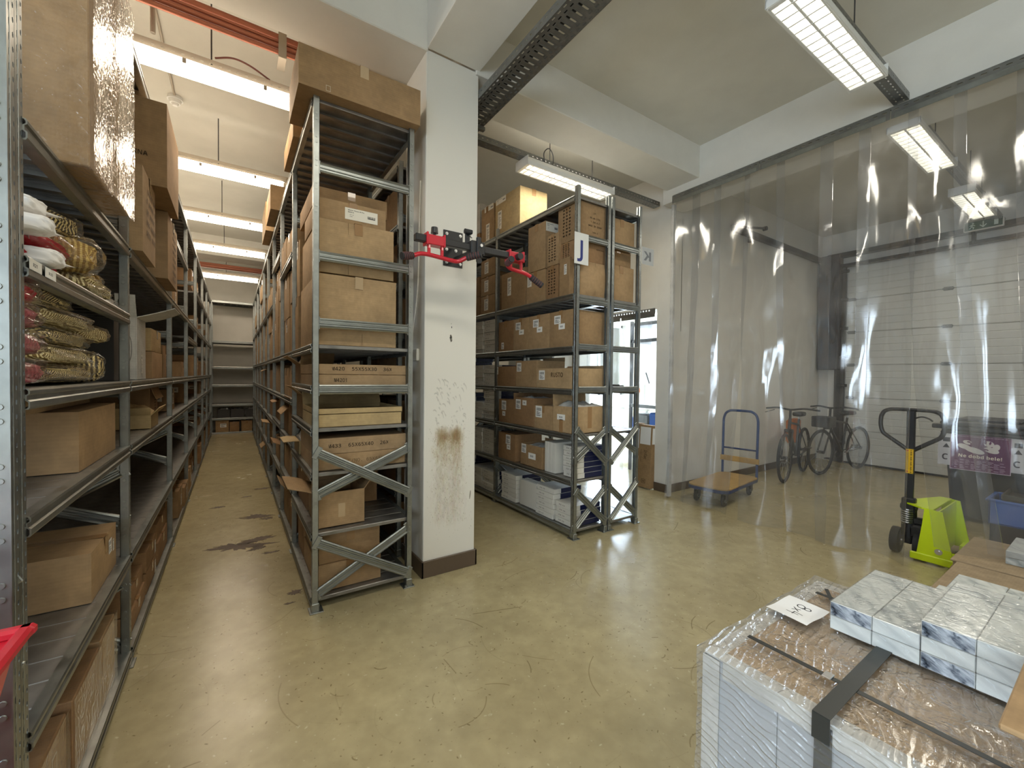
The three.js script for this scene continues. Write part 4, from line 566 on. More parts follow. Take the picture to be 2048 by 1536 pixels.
// pillar rack, side towards the aisle
{
  const S = [['first', ZP[0], ZP[1]], ['second', ZP[1], ZP[2]], ['third', ZP[2], ZP[3]], ['fourth', ZP[3], ZP[4]], ['fifth', ZP[4], ZP[5]], ['sixth', ZP[5], ZP[6]], ['seventh', ZP[6], ZP[7]], ['eighth', ZP[7], ZP[8]]];
  S.forEach(([nm, za, zb], bi) => {
    const top = bi === 0 ? 0 : 1;
    // tall stacks above the waist-high shelf
    for (let col = 0; col < (bi < 1 ? 1 : 2); col++) {
      const z1 = bi === 0 ? -3.47 : za - 0.04 - col * (za - zb) / 2, z0 = bi === 0 ? zb + 0.03 : z1 - (za - zb) / 2 + 0.05; let y = 1.578, k = 0; if (bi === 0) { continue; }
      const lim = bi % 3 === 1 ? 2.33 : bi % 3 === 2 ? 2.58 : 2.18;
      while (y < lim - 0.16) { const h = Math.min(rr(0.26, 0.44), lim - y - 0.02); carton(`${pick(['tall', 'warm brown', 'plain', 'taped'])} carton, ${ord[k]} up in column ${['one', 'two'][col]} of the ${nm} bay, pillar rack`, [0.395 + rr(0, 0.03), 0.94, y, z0 + rr(0, 0.03), z1, h], { tone: pick([0, 2, 4, 0]), st: rnd() < 0.55 ? [['-x', pick([P.code, P.slip, P.sheet]), rr(-0.1, 0.1), h / 2 - 0.09, 0.07, 0.07]] : [] }); y += h + 0.003; k++; }
      if (bi % 2) carton(`carton on a high shelf over the column ${['one', 'two'][col]} stack, ${nm} pillar bay`, [0.39, 0.92, lim + 0.024, z0, z1, rr(0.2, 0.3)], { tone: pick([0, 2]) });
    }
    // jumble below
    [[0.073, 0.36], [0.457 + (bi % 2 ? 0.043 : 0), 0.3], [0.86, 0.30], [1.20, 0.32]].forEach(([y, h], li) => {
      if (bi === 0) return; if (bi > 1 && li === 0 && rnd() < 0.3) return;
      const n = li === 1 ? 2 : 2; for (let k = 0; k < n; k++) { const L = (za - zb - 0.08) / n, z1 = za - 0.04 - k * L, open = rnd() < 0.3 && bi < 5; carton(`${open ? 'open' : 'narrow'} carton, ${ord[k]} along ${['floor', 'low', 'middle', 'upper'][li]} shelf of the ${nm} bay, pillar rack`, [0.41, 0.9, y + 0.048 * (y > 2), z1 - L + rr(0.02, 0.06), z1, Math.min(h * rr(0.75, 0.98), h)].map((v, i) => i === 2 ? v + 0.003 : v), { tone: pick([0, 3, 0, 4]), ...(open ? { open: [['-x', rr(0.5, 2.4), rr(0.06, 0.11)], ['+z', rr(0.1, 0.7), 0.1]], fill: pick([M.paper, M.cardIn]), fillH: 0.14, fillY: h * 0.55 } : {}) }); }
    });
  });
  carton('tall carton standing by the second post of the pillar rack, lower', [0.40, 0.9, 1.578, -3.64, -3.47, 0.40], { tone: 0, tape: 'x' });
  carton('tall carton standing by the second post of the pillar rack, upper', [0.41, 0.9, 1.98, -3.64, -3.47, 0.42], { tone: 2, tape: 'x', st: [['-x', P.slip, 0, 0.12, 0.07, 0.09]] });
  carton('open carton with crumpled plastic, waist height in the first pillar bay', [0.40, 0.62, 1.333, -3.62, -3.33, 0.14], { tone: 0, open: [['-x', 1.0, 0.1], ['+z', 0.5, 0.09]], fill: M.paper, fillH: 0.12, fillY: 0.08 });
  carton('crushed carton with plastic wrap on the shelf below waist height', [0.41, 0.62, 1.083, -3.62, -3.25, 0.17], { tone: 0, open: [['-x', 0.9, 0.1]], fill: M.film, fillH: 0.14, fillY: 0.1 });
  carton('carton with white crumpled paper spilling over the low shelf edge', [0.395, 0.75, 0.819, -3.62, -3.34, 0.10], { tone: 5, open: [['-x', 1.6, 0.1]], fill: M.paper, fillH: 0.14, fillY: 0.05 });
  carton('plain upright carton deep in the low shelf, first pillar bay', [0.42, 0.9, 0.460, -3.62, -3.16, 0.30], { tone: 3 });
  carton('plain carton on the floor shelf behind the braces, first pillar bay', [0.42, 0.9, 0.076, -3.62, -3.32, 0.34], { tone: 3, tape: 'x' });
  // top of the pillar rack
  carton('carton overhanging the aisle on the pillar rack top, third along', [0.30, 0.85, 3.003, -5.3, -4.72, 0.24], { tone: 0 });
  carton('carton overhanging the aisle on the pillar rack top, fourth along', [0.30, 0.88, 3.003, -6.1, -5.45, 0.32], { tone: 2 });
}
// rack behind the pillar: brown cartons in the shade
[[0.07, 0.36], [0.5, 0.34], [0.9, 0.33], [1.3, 0.33], [1.7, 0.33], [2.1, 0.36], [2.55, 0.36]].forEach(([y, h], i) => { for (let k = 0; k < 2; k++) carton(`shaded brown carton, ${ord[k]} along the ${ord[i]} shelf behind the pillar`, [1.07, 1.60, y + 0.003, -3.72 - k * 0.56, -3.22 - k * 0.56, h * 0.9], { tone: [1, 3, 0][(i + k) % 3] }); });
// ───────── lettered rack: cartons and boxed books ─────────
const J0 = 2.445, J1 = 2.80;
const jc = (label, y, z0, z1, h, o = {}) => carton(label, [o.x0 ?? J0, o.x1 ?? J1, y, z0, z1, h], o);
jc('large carton with printed lot numbers at the top end of the lettered rack', 2.60, -2.98, -2.72, 0.335, { tone: 1, x0: 2.47, x1: 2.845, st: [['+z', P.ship, 0.02, 0.0, 0.22, 0.22], ['-x', P.grid, 0, 0, 0.14, 0.28]] });
jc('carton with printed sides under the one with lot numbers', 2.425, -2.98, -2.73, 0.172, { tone: 3, x0: 2.47, x1: 2.83, st: [['+z', P.mic, 0.1, 0.03, 0.1, 0.03], ['-x', P.grid, 0, 0, 0.12, 0.15]] });
jc('bulging bent carton with crossed tape at the end of the lettered rack', 2.12, -3.0, -2.715, 0.30, { tone: 0, x0: 2.50, x1: 2.85, bulge: 0.03, seam: '+z', tape: 'x' });
jc('narrow carton with a small white sticker beside the bent one', 2.12, -2.915, -2.78, 0.335, { tone: 1, x1: 2.495, x0: 2.44, st: [['-x', P.sheet, 0.02, 0.06, 0.035, 0.09]], tape: 0 });
jc('carton with columns of print, upper of two', 2.425, -3.105, -2.935, 0.285, { tone: 0, st: [['-x', P.grid, 0, 0, 0.14, 0.25]] });
jc('carton with columns of print, lower of two', 2.12, -3.105, -2.935, 0.30, { tone: 3, st: [['-x', P.grid, 0, 0, 0.14, 0.26]] });
jc('tall plain carton with a white label at its upper corner, lettered rack', 2.425, -3.41, -3.13, 0.445, { tone: 0, st: [['+z', P.label, -0.10, 0.17, 0.15, 0.085]] });
jc('carton under the tall one, with a white label', 2.12, -3.43, -3.13, 0.30, { tone: 0, st: [['-x', P.sheet, -0.09, 0.07, 0.07, 0.11]] });
jc('wide carton with an upright white label beside the rack post', 2.12, -3.90, -3.45, 0.385, { tone: 1, st: [['-x', P.sheet, -0.06, 0.04, 0.07, 0.19]] });
[[2.12, 0.21, 'lower'], [2.335, 0.21, 'middle'], [2.55, 0.2, 'upper']].forEach(([y, h, n]) => jc(n + ' carton with an upright label just behind the rack post', y, -4.36, -4.04, h, { tone: 0, st: [['-x', P.sheet, -0.02, 0, 0.09, 0.13]] }));
[[2.12, 0.23, 'lower'], [2.355, 0.23, 'upper']].forEach(([y, h, n]) => jc(n + ' carton with a barcode in the second bay of the lettered rack', y, -4.75, -4.4, h, { tone: 3, st: [['-x', P.code, 0.05, 0, 0.09, 0.12]] }));
jc('bright carton with upright label on top of the lettered rack', 2.955, -4.06, -3.57, 0.41, { tone: 5, st: [['-x', P.sheet, -0.14, -0.04, 0.08, 0.2], ['-x', P.label, -0.12, 0.17, 0.2, 0.06]] }).position.x = 2.63;
jc('carton with a band of print on the rack top, before the bright one', 2.955, -4.36, -4.08, 0.40, { tone: 0, st: [['-x', P.sheet, 0.02, -0.1, 0.08, 0.19], ['-x', P.label, 0.04, 0.17, 0.2, 0.06]] });
jc('white carton on the rack top with a brown one below', 3.11, -4.75, -4.40, 0.35, { mat: M.whiteCard, tape: 0 });
jc('low brown carton under the white carton on the rack top', 2.955, -4.75, -4.40, 0.15, { tone: 3, st: [['-x', P.code, 0.0, 0, 0.1, 0.1]] });
jc('carton high on the far top shelf against the wall', 3.3, -6.2, -5.7, 0.5, { tone: 3, x0: 2.75, x1: 3.2, tape: 0 }).position.y = 2.955;
tag(mesh('tape_dispenser', [bx(0.10, 0.07, 0.16, 2.70, 3.40, -3.9, 0.01), cyl(0.045, 0.045, 0.04, 2.70, 3.41, -3.98, 0, 0, Math.PI / 2)], M.greyDark), 'small dark dispenser on top of the bright carton', 'dispenser');
// waist-high cartons with two stickers each
[[-3.95, -3.66, 0], [-3.655, -3.385, 1], [-3.38, -3.055, 2], [-3.05, -2.735, 3]].forEach(([z0, z1, k]) => jc(['plain carton next to the post, in the row of labelled cartons', 'carton with the lowest pair of stickers in the row', 'carton with two stickers, middle of the labelled row', 'carton with two stickers at the end of the labelled row'][k], 1.668, z0, z1, 0.325, { tone: [3, 0, 0, 1][k], x1: k === 3 ? 2.85 : J1, tape: 'x', st: k ? [['-x', P.code, -0.04, 0.085, 0.09, 0.075], ['-x', P.slip, 0.02, 0.02, 0.085, 0.05]] : [['-x', P.code, -0.05, -0.1, 0.05, 0.07]] }));
jc('small carton with a sticker by the rack post, below the labelled row', 1.293, -4.02, -3.61, 0.215, { tone: 3, st: [['-x', P.code, -0.16, 0.06, 0.07, 0.08]] });
jc('taller carton with a sticker, behind the open marked one', 1.293, -3.60, -3.24, 0.265, { tone: 0, st: [['-x', P.code, -0.12, 0.07, 0.08, 0.09]], open: [['+x', 0.0, 0.04]] });
jc('half-open carton with a faint scrawled word on its side', 1.293, -3.235, -2.72, 0.185, { tone: 2, x1: 2.83, st: [['-x', P.code, -0.18, 0.03, 0.09, 0.09], ['-x', P.rusto, 0.04, 0.03, 0.24, 0.09]], open: [['+x', 0.1, 0.03]], fill: M.cardIn });
jc('carton with two stickers by the post, under the scrawled one', 0.903, -3.93, -3.64, 0.25, { tone: 3, st: [['-x', P.code, -0.03, 0.06, 0.09, 0.1], ['-x', P.slip, -0.03, -0.03, 0.06, 0.05]] });
jc('long carton filled with papers, two stickers on its rim', 0.903, -3.635, -3.28, 0.285, { tone: 3, st: [['-x', P.code, -0.09, 0.07, 0.09, 0.1], ['-x', P.slip, 0.02, 0.09, 0.07, 0.05]], open: [['+x', 0.0, 0.04], ['-z', 0.1, 0.04]], fill: M.paper, fillH: 0.05, fillY: 0.24 });
jc('carton with one square sticker, second from the rack end', 0.903, -3.275, -2.99, 0.225, { tone: 0, st: [['-x', P.code, -0.06, 0.05, 0.10, 0.11]], x1: 2.78 });
jc('open carton full of grey sachets at the rack end, dark tape', 0.903, -2.985, -2.715, 0.235, { tone: 2, x1: 2.845, st: [['-x', P.slip, -0.02, 0.02, 0.11, 0.05], ['-x', M.tape, -0.02, -0.06, 0.05, 0.12], ['+z', M.tape, 0.0, 0.02, 0.05, 0.19]], open: [['-z', 0.05, 0.13]], fill: M.whiteCard, fillH: 0.1, fillY: 0.17 });
jc('carton with stickers standing by the post, above the books', 0.505, -3.93, -3.60, 0.285, { tone: 3, st: [['-x', P.code, 0.04, 0.08, 0.09, 0.1], ['-x', P.slip, 0.05, 0.0, 0.07, 0.05]] });
jc('open carton with two stickers, next to the upright white boxes', 0.505, -3.52, -3.16, 0.215, { tone: 1, x0: 2.46, x1: 2.78, st: [['-x', P.code, -0.12, 0.06, 0.08, 0.09], ['-x', P.slip, 0.02, 0.0, 0.12, 0.06]], open: [['+x', 0.0, 0.03]], fill: M.paper, fillH: 0.04, fillY: 0.17 });
// boxed books: white sleeves with navy ends
const BT = 0.047;
function bookProto(w, d) { const g = new THREE.Group(); mesh('sleeve', at(cb(w, BT - 0.002, d, 0.002), 0, BT / 2, 0), M.whiteMat, g); mesh('navy_end', bx(w - 0.09, BT - 0.004, 0.003, 0.04, BT / 2, d / 2, 0.001), M.navy, g); stick(g, 'print', [w, BT, d], ['-x', P.bookE, -d / 2 + 0.09, 0, 0.12, 0.03]); return g; }
const protos = {};
function books(place, x, z0, z1, y, n, w = 0.35, jit = 0.006) {
  const d = Math.abs(z1 - z0), key = w.toFixed(2) + d.toFixed(2), pr = protos[key] ??= bookProto(w, d);
  for (let k = 0; k < n; k++) { const b = pr.clone(); b.name = numbered('boxed_book'); b.position.set(x + w / 2 + rr(-jit, jit), y + k * BT, (z0 + z1) / 2 + rr(-jit, jit)); scene.add(b); tag(b, `white book with navy end, ${ord[k]} from below, ${place}`, 'book', 'white boxed books on the lettered rack'); }
}
books('the tall stack behind the upper crossed braces', 2.50, -2.90, -2.715, 0.505, 6, 0.33);
[0, 1, 2].forEach((k) => { const b = tag(base('boxed_book', [2.64, 0.505, -3.105 + k * 0.052]), `white boxed book standing on edge, ${ord[k]} of three beside the tall stack`, 'book', 'white boxed books on the lettered rack'); mesh('sleeve', bx(0.34, 0.285, 0.048, 0, 0.1425, 0, 0.002), M.whiteMat, b); mesh('navy_end', bx(0.003, 0.26, 0.04, 0.171, 0.14, 0, 0.001), M.navy, b); });
books('floor stack at the open rack end', 2.47, -2.955, -2.72, 0.08, 4, 0.33);
books('the floor stack next to the end stack', 2.455, -3.235, -2.975, 0.08, 6, 0.34);
[0, 1].forEach((k) => { const b = tag(base('boxed_book', [2.47 + 0.03 + k * 0.056, 0.08, -3.405]), `large white boxed book standing upright on the floor shelf, ${['front', 'rear'][k]} one`, 'book', 'white boxed books on the lettered rack'); mesh('sleeve', bx(0.05, 0.26, 0.29, 0, 0.13, 0, 0.006), M.whiteMat, b); mesh('navy_end', bx(0.045, 0.24, 0.003, 0, 0.13, 0.146, 0.001), M.navy, b); });
books('floor stack by the second post', 2.45, -3.86, -3.58, 0.08, 6, 0.33);
{ const lv = [[0.08, 5], [0.506, 5], [0.904, 5], [1.294, 5], [1.669, 11]], nm = ['floor', 'second', 'third', 'fourth', 'fifth'];
  lv.forEach(([y, n], i) => [-4.02, -4.30, -4.62].forEach((z, k) => books(`the ${ord[k]} stack, ${nm[i]} shelf behind the post`, 2.45, z - 0.25, z, y, Math.max(2, Math.min(8, n + (i + k) % 3 - (k === 1 ? 1 : 0))), 0.33, 0.012))); }
// rack back to back with it
const kc = (label, y, z0, z1, h, o = {}) => carton(label, [2.87, 3.23, y, z0, z1, h], o);
kc('wide carton in the upper end of the empty rack, above the other', 2.61, -3.5, -2.74, 0.275, { tone: 0, tape: 'z' });
kc('wide carton resting on the empty rack under its twin', 2.12, -3.5, -2.74, 0.33, { tone: 0, tape: 'z' }); kc('flat carton between the two wide ones of the empty rack', 2.455, -3.5, -2.78, 0.15, { tone: 1 });
kc('lone carton farther along the empty rack', 1.668, -4.9, -4.4, 0.25, { tone: 1 }); kc('shaded carton farther along the empty rack, floor level', 0.08, -5.0, -4.4, 0.3, { tone: 1 });
tag(mesh('tool_holder', [bx(0.16, 0.04, 0.10, 3.02, 1.315, -2.82, 0.01), bx(0.12, 0.03, 0.06, 3.14, 1.31, -2.84, 0.008), cyl(0.03, 0.03, 0.09, 2.97, 1.34, -2.84)], M.greyDark), 'dark hand tool lying on the empty rack before the bright doorway', 'hand tool');
// letter signs on the end posts
const sign = (letter, x, y, z, w, h, fg, bg, label, flip) => { const t = canvasTex(256, 400, (c, W, H) => { c.fillStyle = bg; c.fillRect(0, 0, W, H); c.fillStyle = fg; c.textAlign = 'center'; c.font = 'bold 300px sans-serif'; if (flip) { c.translate(W, 0); c.scale(-1, 1); } c.fillText(letter, W / 2, H / 2 + 106); }); const g = base('letter_sign', [x, y, z]); tag(g, label, 'sign'); mesh('plate', bx(w, h, 0.003, 0, 0, 0, 0.001), M.white, g); for (const s of [1, -1]) { const p = mesh('printed_face', planeCache(w - 0.002, h - 0.002), std({ map: t, roughness: 0.5 }), g); p.position.z = s * 0.0022; if (s < 0) p.rotation.y = Math.PI; } };
sign('J', 2.463, 2.49, -2.655, 0.16, 0.265, '#1b2a74', '#dcdcd8', 'white sign with a blue letter on the end of the rack');
sign('K', 3.345, 2.575, -2.672, 0.17, 0.165, '#6f7276', '#aeb0b0', 'grey sign with a mirrored letter beside the empty rack', true);

// ───────── bagged fabric on the wall rack ─────────
const stripe = (sd, a, b, c0) => tex(256, (u, v) => { const n = fbmS(u, v), s = Math.sin((u * 14 + n * 1.1) * 6.283), k = s > 0.15 ? 1 : 0, q = (Math.sin(v * 180 + n * 20) * 12); return k ? [a[0] + q, a[1] + q, a[2] + q].map(cl) : [b[0] + q, b[1] + q, b[2] + q].map(cl); }, true, 0.2);
const fbmS = fbm(6, 4, 88);
const FB = { tiger: std({ map: stripe(1, [222, 200, 138], [58, 46, 28]), roughness: 0.9, sheen: 0.3 }), stripe2: std({ map: stripe(4, [236, 222, 170], [120, 96, 46]), roughness: 0.9 }), gold: std({ map: stripe(2, [206, 176, 104], [150, 116, 58]), roughness: 0.9 }), pink: std({ color: new THREE.Color(0.44, 0.13, 0.15), map: stripe(3, [235, 215, 215], [200, 170, 172]), roughness: 0.8 }), red: std({ color: new THREE.Color(0.36, 0.008, 0.016), roughness: 0.85, sheen: 0.4 }), fleece: std({ color: new THREE.Color(0.80, 0.77, 0.74), roughness: 0.95, sheen: 0.6 }), grey: std({ color: new THREE.Color(0.28, 0.27, 0.28), roughness: 0.9 }) };
function pillow(w, h, d, sd, amp = 0.25) {   // soft folded bundle, flattened where it lies
  const n = fbm(4, 5, sd), g = new THREE.SphereGeometry(1, 36, 24), p = g.attributes.position, pw = (t, e) => Math.sign(t) * Math.pow(Math.abs(t), e);
  for (let i = 0; i < p.count; i++) { const x = p.getX(i), y = p.getY(i), z = p.getZ(i), k = 1 + amp * (n(x * 1.3 + z + 4, y * 1.2 - z * 0.7 + 4) - 0.5); p.setXYZ(i, pw(x, 0.45) * w / 2 * k, h / 2 + pw(y, 0.6) * h / 2 * (0.86 + 0.3 * (n(x * 2 + 6, z * 2 + 6) - 0.3)), pw(z, 0.45) * d / 2 * k); }
  g.computeVertexNormals(); return muv(g);
}
let bagN = 0;
function bag(label, x, y, z, w, h, d, m, ry = 0, film = true, tail = 0) {
  const g = base('bagged_bundle', [x, y, z], ry); tag(g, label, 'bundle'); bagN++;
  mesh('folded_fabric', pillow(w * 0.94, h * 0.9, d * 0.92, bagN), m, g);
  if (film) { mesh('plastic_bag', pillow(w, h, d, bagN + 40, 0.3), M.film, g); }
  if (tail) { const t = new THREE.ConeGeometry(h * 0.75, d * 0.5, 14, 5, true); const p = t.attributes.position, n = fbm(5, 3, bagN); for (let i = 0; i < p.count; i++) { const k = 1 + (n(p.getX(i) * 30 + 5, p.getY(i) * 20 + 5) - 0.5); p.setXYZ(i, p.getX(i) * k * 1.5, p.getY(i), p.getZ(i) * k * 0.6); } t.computeVertexNormals(); mesh('bag_end', at(muv(t), w * 0.1, h * 0.55, -d / 2 - d * 0.16, -Math.PI / 2), M.film, g); }
  return g;
}
// on the shelf below: striped bundles, stacked, with pink ones before them
[[0.0, -1.98, 0.075, 0.66, 0], [0.062, -1.95, 0.07, 0.62, 1], [0.12, -2.0, 0.068, 0.64, 0], [0.178, -1.92, 0.066, 0.60, 1], [0.232, -1.84, 0.06, 0.44, 0]].forEach(([y, z, h, d, m], k) => bag(`black and yellow striped bundle in clear plastic, ${ord[k]} from below`, -0.64 + 0.012 * (k % 2), 1.357 + y, z, 0.40, h, d, m ? FB.stripe2 : FB.tiger, 0.04 * (k % 3 - 1), true, k === 3 ? 1 : 0));
bag('large clear bag end bulging over the shelf edge beside the stripes', -0.54, 1.357, -2.36, 0.20, 0.13, 0.22, FB.tiger, 0.2, true); bag('rolled striped bundle sticking out of the pile, ringed end', -0.52, 1.357 + 0.155, -2.26, 0.16, 0.075, 0.34, FB.stripe2, -0.15, true);
bag('sagging patterned bundle on top of the striped pile', -0.64, 1.357 + 0.245, -1.72, 0.38, 0.05, 0.46, FB.gold, 0.1);
[[0, 0.085], [0.075, 0.08], [0.145, 0.075], [0.21, 0.06]].forEach(([y, h], k) => bag(`pink bundle in glossy plastic by the rack end post, ${ord[k]} from below`, -0.585, 1.357 + y, -1.55, 0.34, h, 0.22, k === 3 ? FB.red : FB.pink, 0.1 * k - 0.1));
// on the shelf above: red and white costumes
bag('red folded costume at the base of the white-trimmed pile', -0.62, 1.672, -1.70, 0.40, 0.075, 0.34, FB.red, 0.05, false);
bag('red costume in shiny plastic beside the white fringes', -0.62, 1.735, -1.80, 0.40, 0.075, 0.34, FB.red, -0.05);
bag('white fleece roll lying on the red costumes', -0.60, 1.735, -1.53, 0.34, 0.05, 0.17, FB.fleece, 0.1, false);
bag('second white fleece roll on top of the pile', -0.62, 1.788, -1.56, 0.36, 0.05, 0.20, FB.fleece, -0.1, false);
bag('grey folded cloth on top, behind the white rolls', -0.70, 1.835, -1.68, 0.40, 0.045, 0.40, FB.grey, 0.1, false);
bag('crumpled clear bag of brown bundles leaning behind the red pile', -0.57, 1.73, -2.02, 0.36, 0.13, 0.30, FB.gold, 0.3);
bag('crumpled foil-like bag rising highest on the costume shelf', -0.60, 1.83, -1.96, 0.30, 0.10, 0.30, FB.tiger, -0.35);
bag('clear bags lying flat behind the crumpled ones', -0.58, 1.672, -2.16, 0.36, 0.075, 0.42, FB.stripe2, 0);
bag('yellow-tipped bundle sticking out of the flat clear bags', -0.60, 1.74, -2.32, 0.32, 0.05, 0.24, FB.gold, 0.1);
bag('flattest clear bag, last on the costume shelf before the post', -0.60, 1.672, -2.46, 0.36, 0.045, 0.24, FB.fleece, 0);
// white fringe cuffs of the costumes
{ const frg = (label, x, y, z, ry) => { const g = base('fringe_cuff', [x, y, z], ry); tag(g, label, 'fringe'); const out = []; for (let k = 0; k < 13; k++) { const a = (k / 12 - 0.5) * 1.9, L = 0.046 + 0.012 * Math.sin(k * 2.3); const c = muv(new THREE.ConeGeometry(0.0085, L, 6)); out.push(at(c, Math.sin(a) * 0.0, 0, 0).applyMatrix4(new THREE.Matrix4().makeTranslation(0, L / 2, 0)).applyMatrix4(new THREE.Matrix4().makeRotationZ(-a)).applyMatrix4(new THREE.Matrix4().makeRotationX(-1.9 + 0.25 * Math.abs(a))).applyMatrix4(new THREE.Matrix4().makeTranslation(Math.sin(a) * 0.03, 0, 0))); } mesh('fringe', out, FB.fleece, g); mesh('cuff', at(pillow(0.11, 0.05, 0.08, 7), 0, -0.025, 0.04), FB.fleece, g); return g; };
  frg('white pointed fringe hanging before the red costume, lower one', -0.45, 1.775, -1.62, Math.PI * 0.05); frg('white pointed fringe on the upper roll of the costume shelf', -0.46, 1.825, -1.64, -0.2); frg('white pointed fringe low on the costume shelf edge', -0.44, 1.70, -1.66, 0.1); }
// shelf-edge price tags and end-post marks
for (const [z, l, m] of [[-1.50, 'grey label on the edge of the costume shelf', P.tag], [-1.60, 'white label on the edge of the costume shelf', P.slip]]) { const g = base('shelf_label', [XA + 0.0095, 1.655, z], Math.PI / 2); tag(g, l, 'label'); mesh('plate', bx(0.075, 0.026, 0.001, 0, 0, 0, 0), M.paper, g); const p = mesh('printed_face', planeCache(0.074, 0.025), m, g); p.position.z = 0.0008; }
{ const t = canvasTex(64, 512, (c, w, h) => { c.clearRect(0, 0, w, h); c.fillStyle = 'rgba(20,20,20,.9)'; c.font = 'bold 40px sans-serif'; ['P', 'H', 'R'].forEach((s, k) => { c.save(); c.translate(34, 130 + k * 62); c.rotate(Math.PI / 2); c.fillText(s, -14, 14); c.restore(); }); }); const g = base('post_marking', [-0.427, 1.98, ZA[0] + PW / 2 + 0.0042]); tag(g, 'black letters marked on the end post of the wall rack', 'marking'); const p = mesh('letters', planeCache(0.03, 0.24), std({ map: t, transparent: true, roughness: 0.6 }), g); }
// red tub standing beside the rack's end post, its corner in the picture
{ const g = base('plastic_tub', [-0.60, 0, -0.85]); tag(g, 'bright red plastic tub with a thick rim beside the end post', 'tub');
  const sh = new THREE.BoxGeometry(0.56, 0.97, 0.30, 1, 6, 1), p = sh.attributes.position; for (let i = 0; i < p.count; i++) { const t = p.getY(i) / 0.97 + 0.5, k = 0.78 + 0.10 * t + (t > 0.8 ? 0.12 * (t - 0.8) / 0.2 : 0); p.setX(i, p.getX(i) * k); p.setZ(i, p.getZ(i) * k); } sh.computeVertexNormals();
  mesh('body', at(muv(sh), 0.03, 0.485, 0), M.red, g); mesh('rim', [bx(0.60, 0.018, 0.02, 0.03, 0.976, 0.15, 0.005), bx(0.60, 0.018, 0.02, 0.03, 0.976, -0.15, 0.005), bx(0.02, 0.018, 0.32, 0.318, 0.976, 0, 0.005), bx(0.02, 0.018, 0.32, -0.258, 0.976, 0, 0.005)], M.red, g); }
// ───────── plastic strip curtains ─────────
function stripGeo(h, zt0, zt1, zb0, zb1, bow, lean, wav, sd) {       // hangs from y = h; top and bottom extents along z
  const nu = 14, nv = 36, g = new THREE.PlaneGeometry(1, 1, nu, nv), p = g.attributes.position, n = fbm(3, 3, sd);
  for (let i = 0; i < p.count; i++) {
    const u = p.getX(i) + 0.5, t = 0.5 - p.getY(i), e = t * t, a = zt0 + (zb0 - zt0) * e, b = zt1 + (zb1 - zt1) * e, c = 2 * u - 1;
    p.setXYZ(i, bow * (1 - c * c) * (0.5 + 0.7 * t) * (0.7 + 0.6 * n(t * 2.3, 0.2)) + lean * e * c + wav * (n(t * 1.6 + 3, u * 0.7) - 0.5) * 2 * Math.sin(Math.min(1, t * 1.4) * 1.57), h * (1 - t), a + (b - a) * u);
  }
  g.computeVertexNormals(); const nn = g.attributes.normal, P = (i, s) => [p.getX(i) + s * nn.getX(i) * 0.0016, p.getY(i), p.getZ(i) + s * nn.getZ(i) * 0.0016], pos = [], nor = [], uv = [], w = nu + 1;
  const vtx = (i, s, n) => { pos.push(...P(i, s)); nor.push(...(n ?? [s * nn.getX(i), s * nn.getY(i), s * nn.getZ(i)])); uv.push((i % w) / nu * 0.36, p.getY(i)); };
  for (let j = 0; j < nv; j++) for (let k = 0; k < nu; k++) { const a = j * w + k, b = a + 1, c = a + w, d = c + 1; for (const i of [a, c, b, b, c, d]) vtx(i, 1); for (const i of [a, b, c, b, d, c]) vtx(i, -1); }
  for (let j = 0; j < nv; j++) for (const [k, sg] of [[0, -1], [nu, 1]]) { const a = j * w + k, c = a + w, n = [0, 0, sg]; for (const [i, s] of [[a, 1], [c, 1], [a, -1], [a, -1], [c, 1], [c, -1]]) vtx(i, s, n); }
  const out = new THREE.BufferGeometry(); out.setAttribute('position', new THREE.Float32BufferAttribute(pos, 3)); out.setAttribute('normal', new THREE.Float32BufferAttribute(nor, 3)); out.setAttribute('uv', new THREE.Float32BufferAttribute(uv, 2)); return out;
}
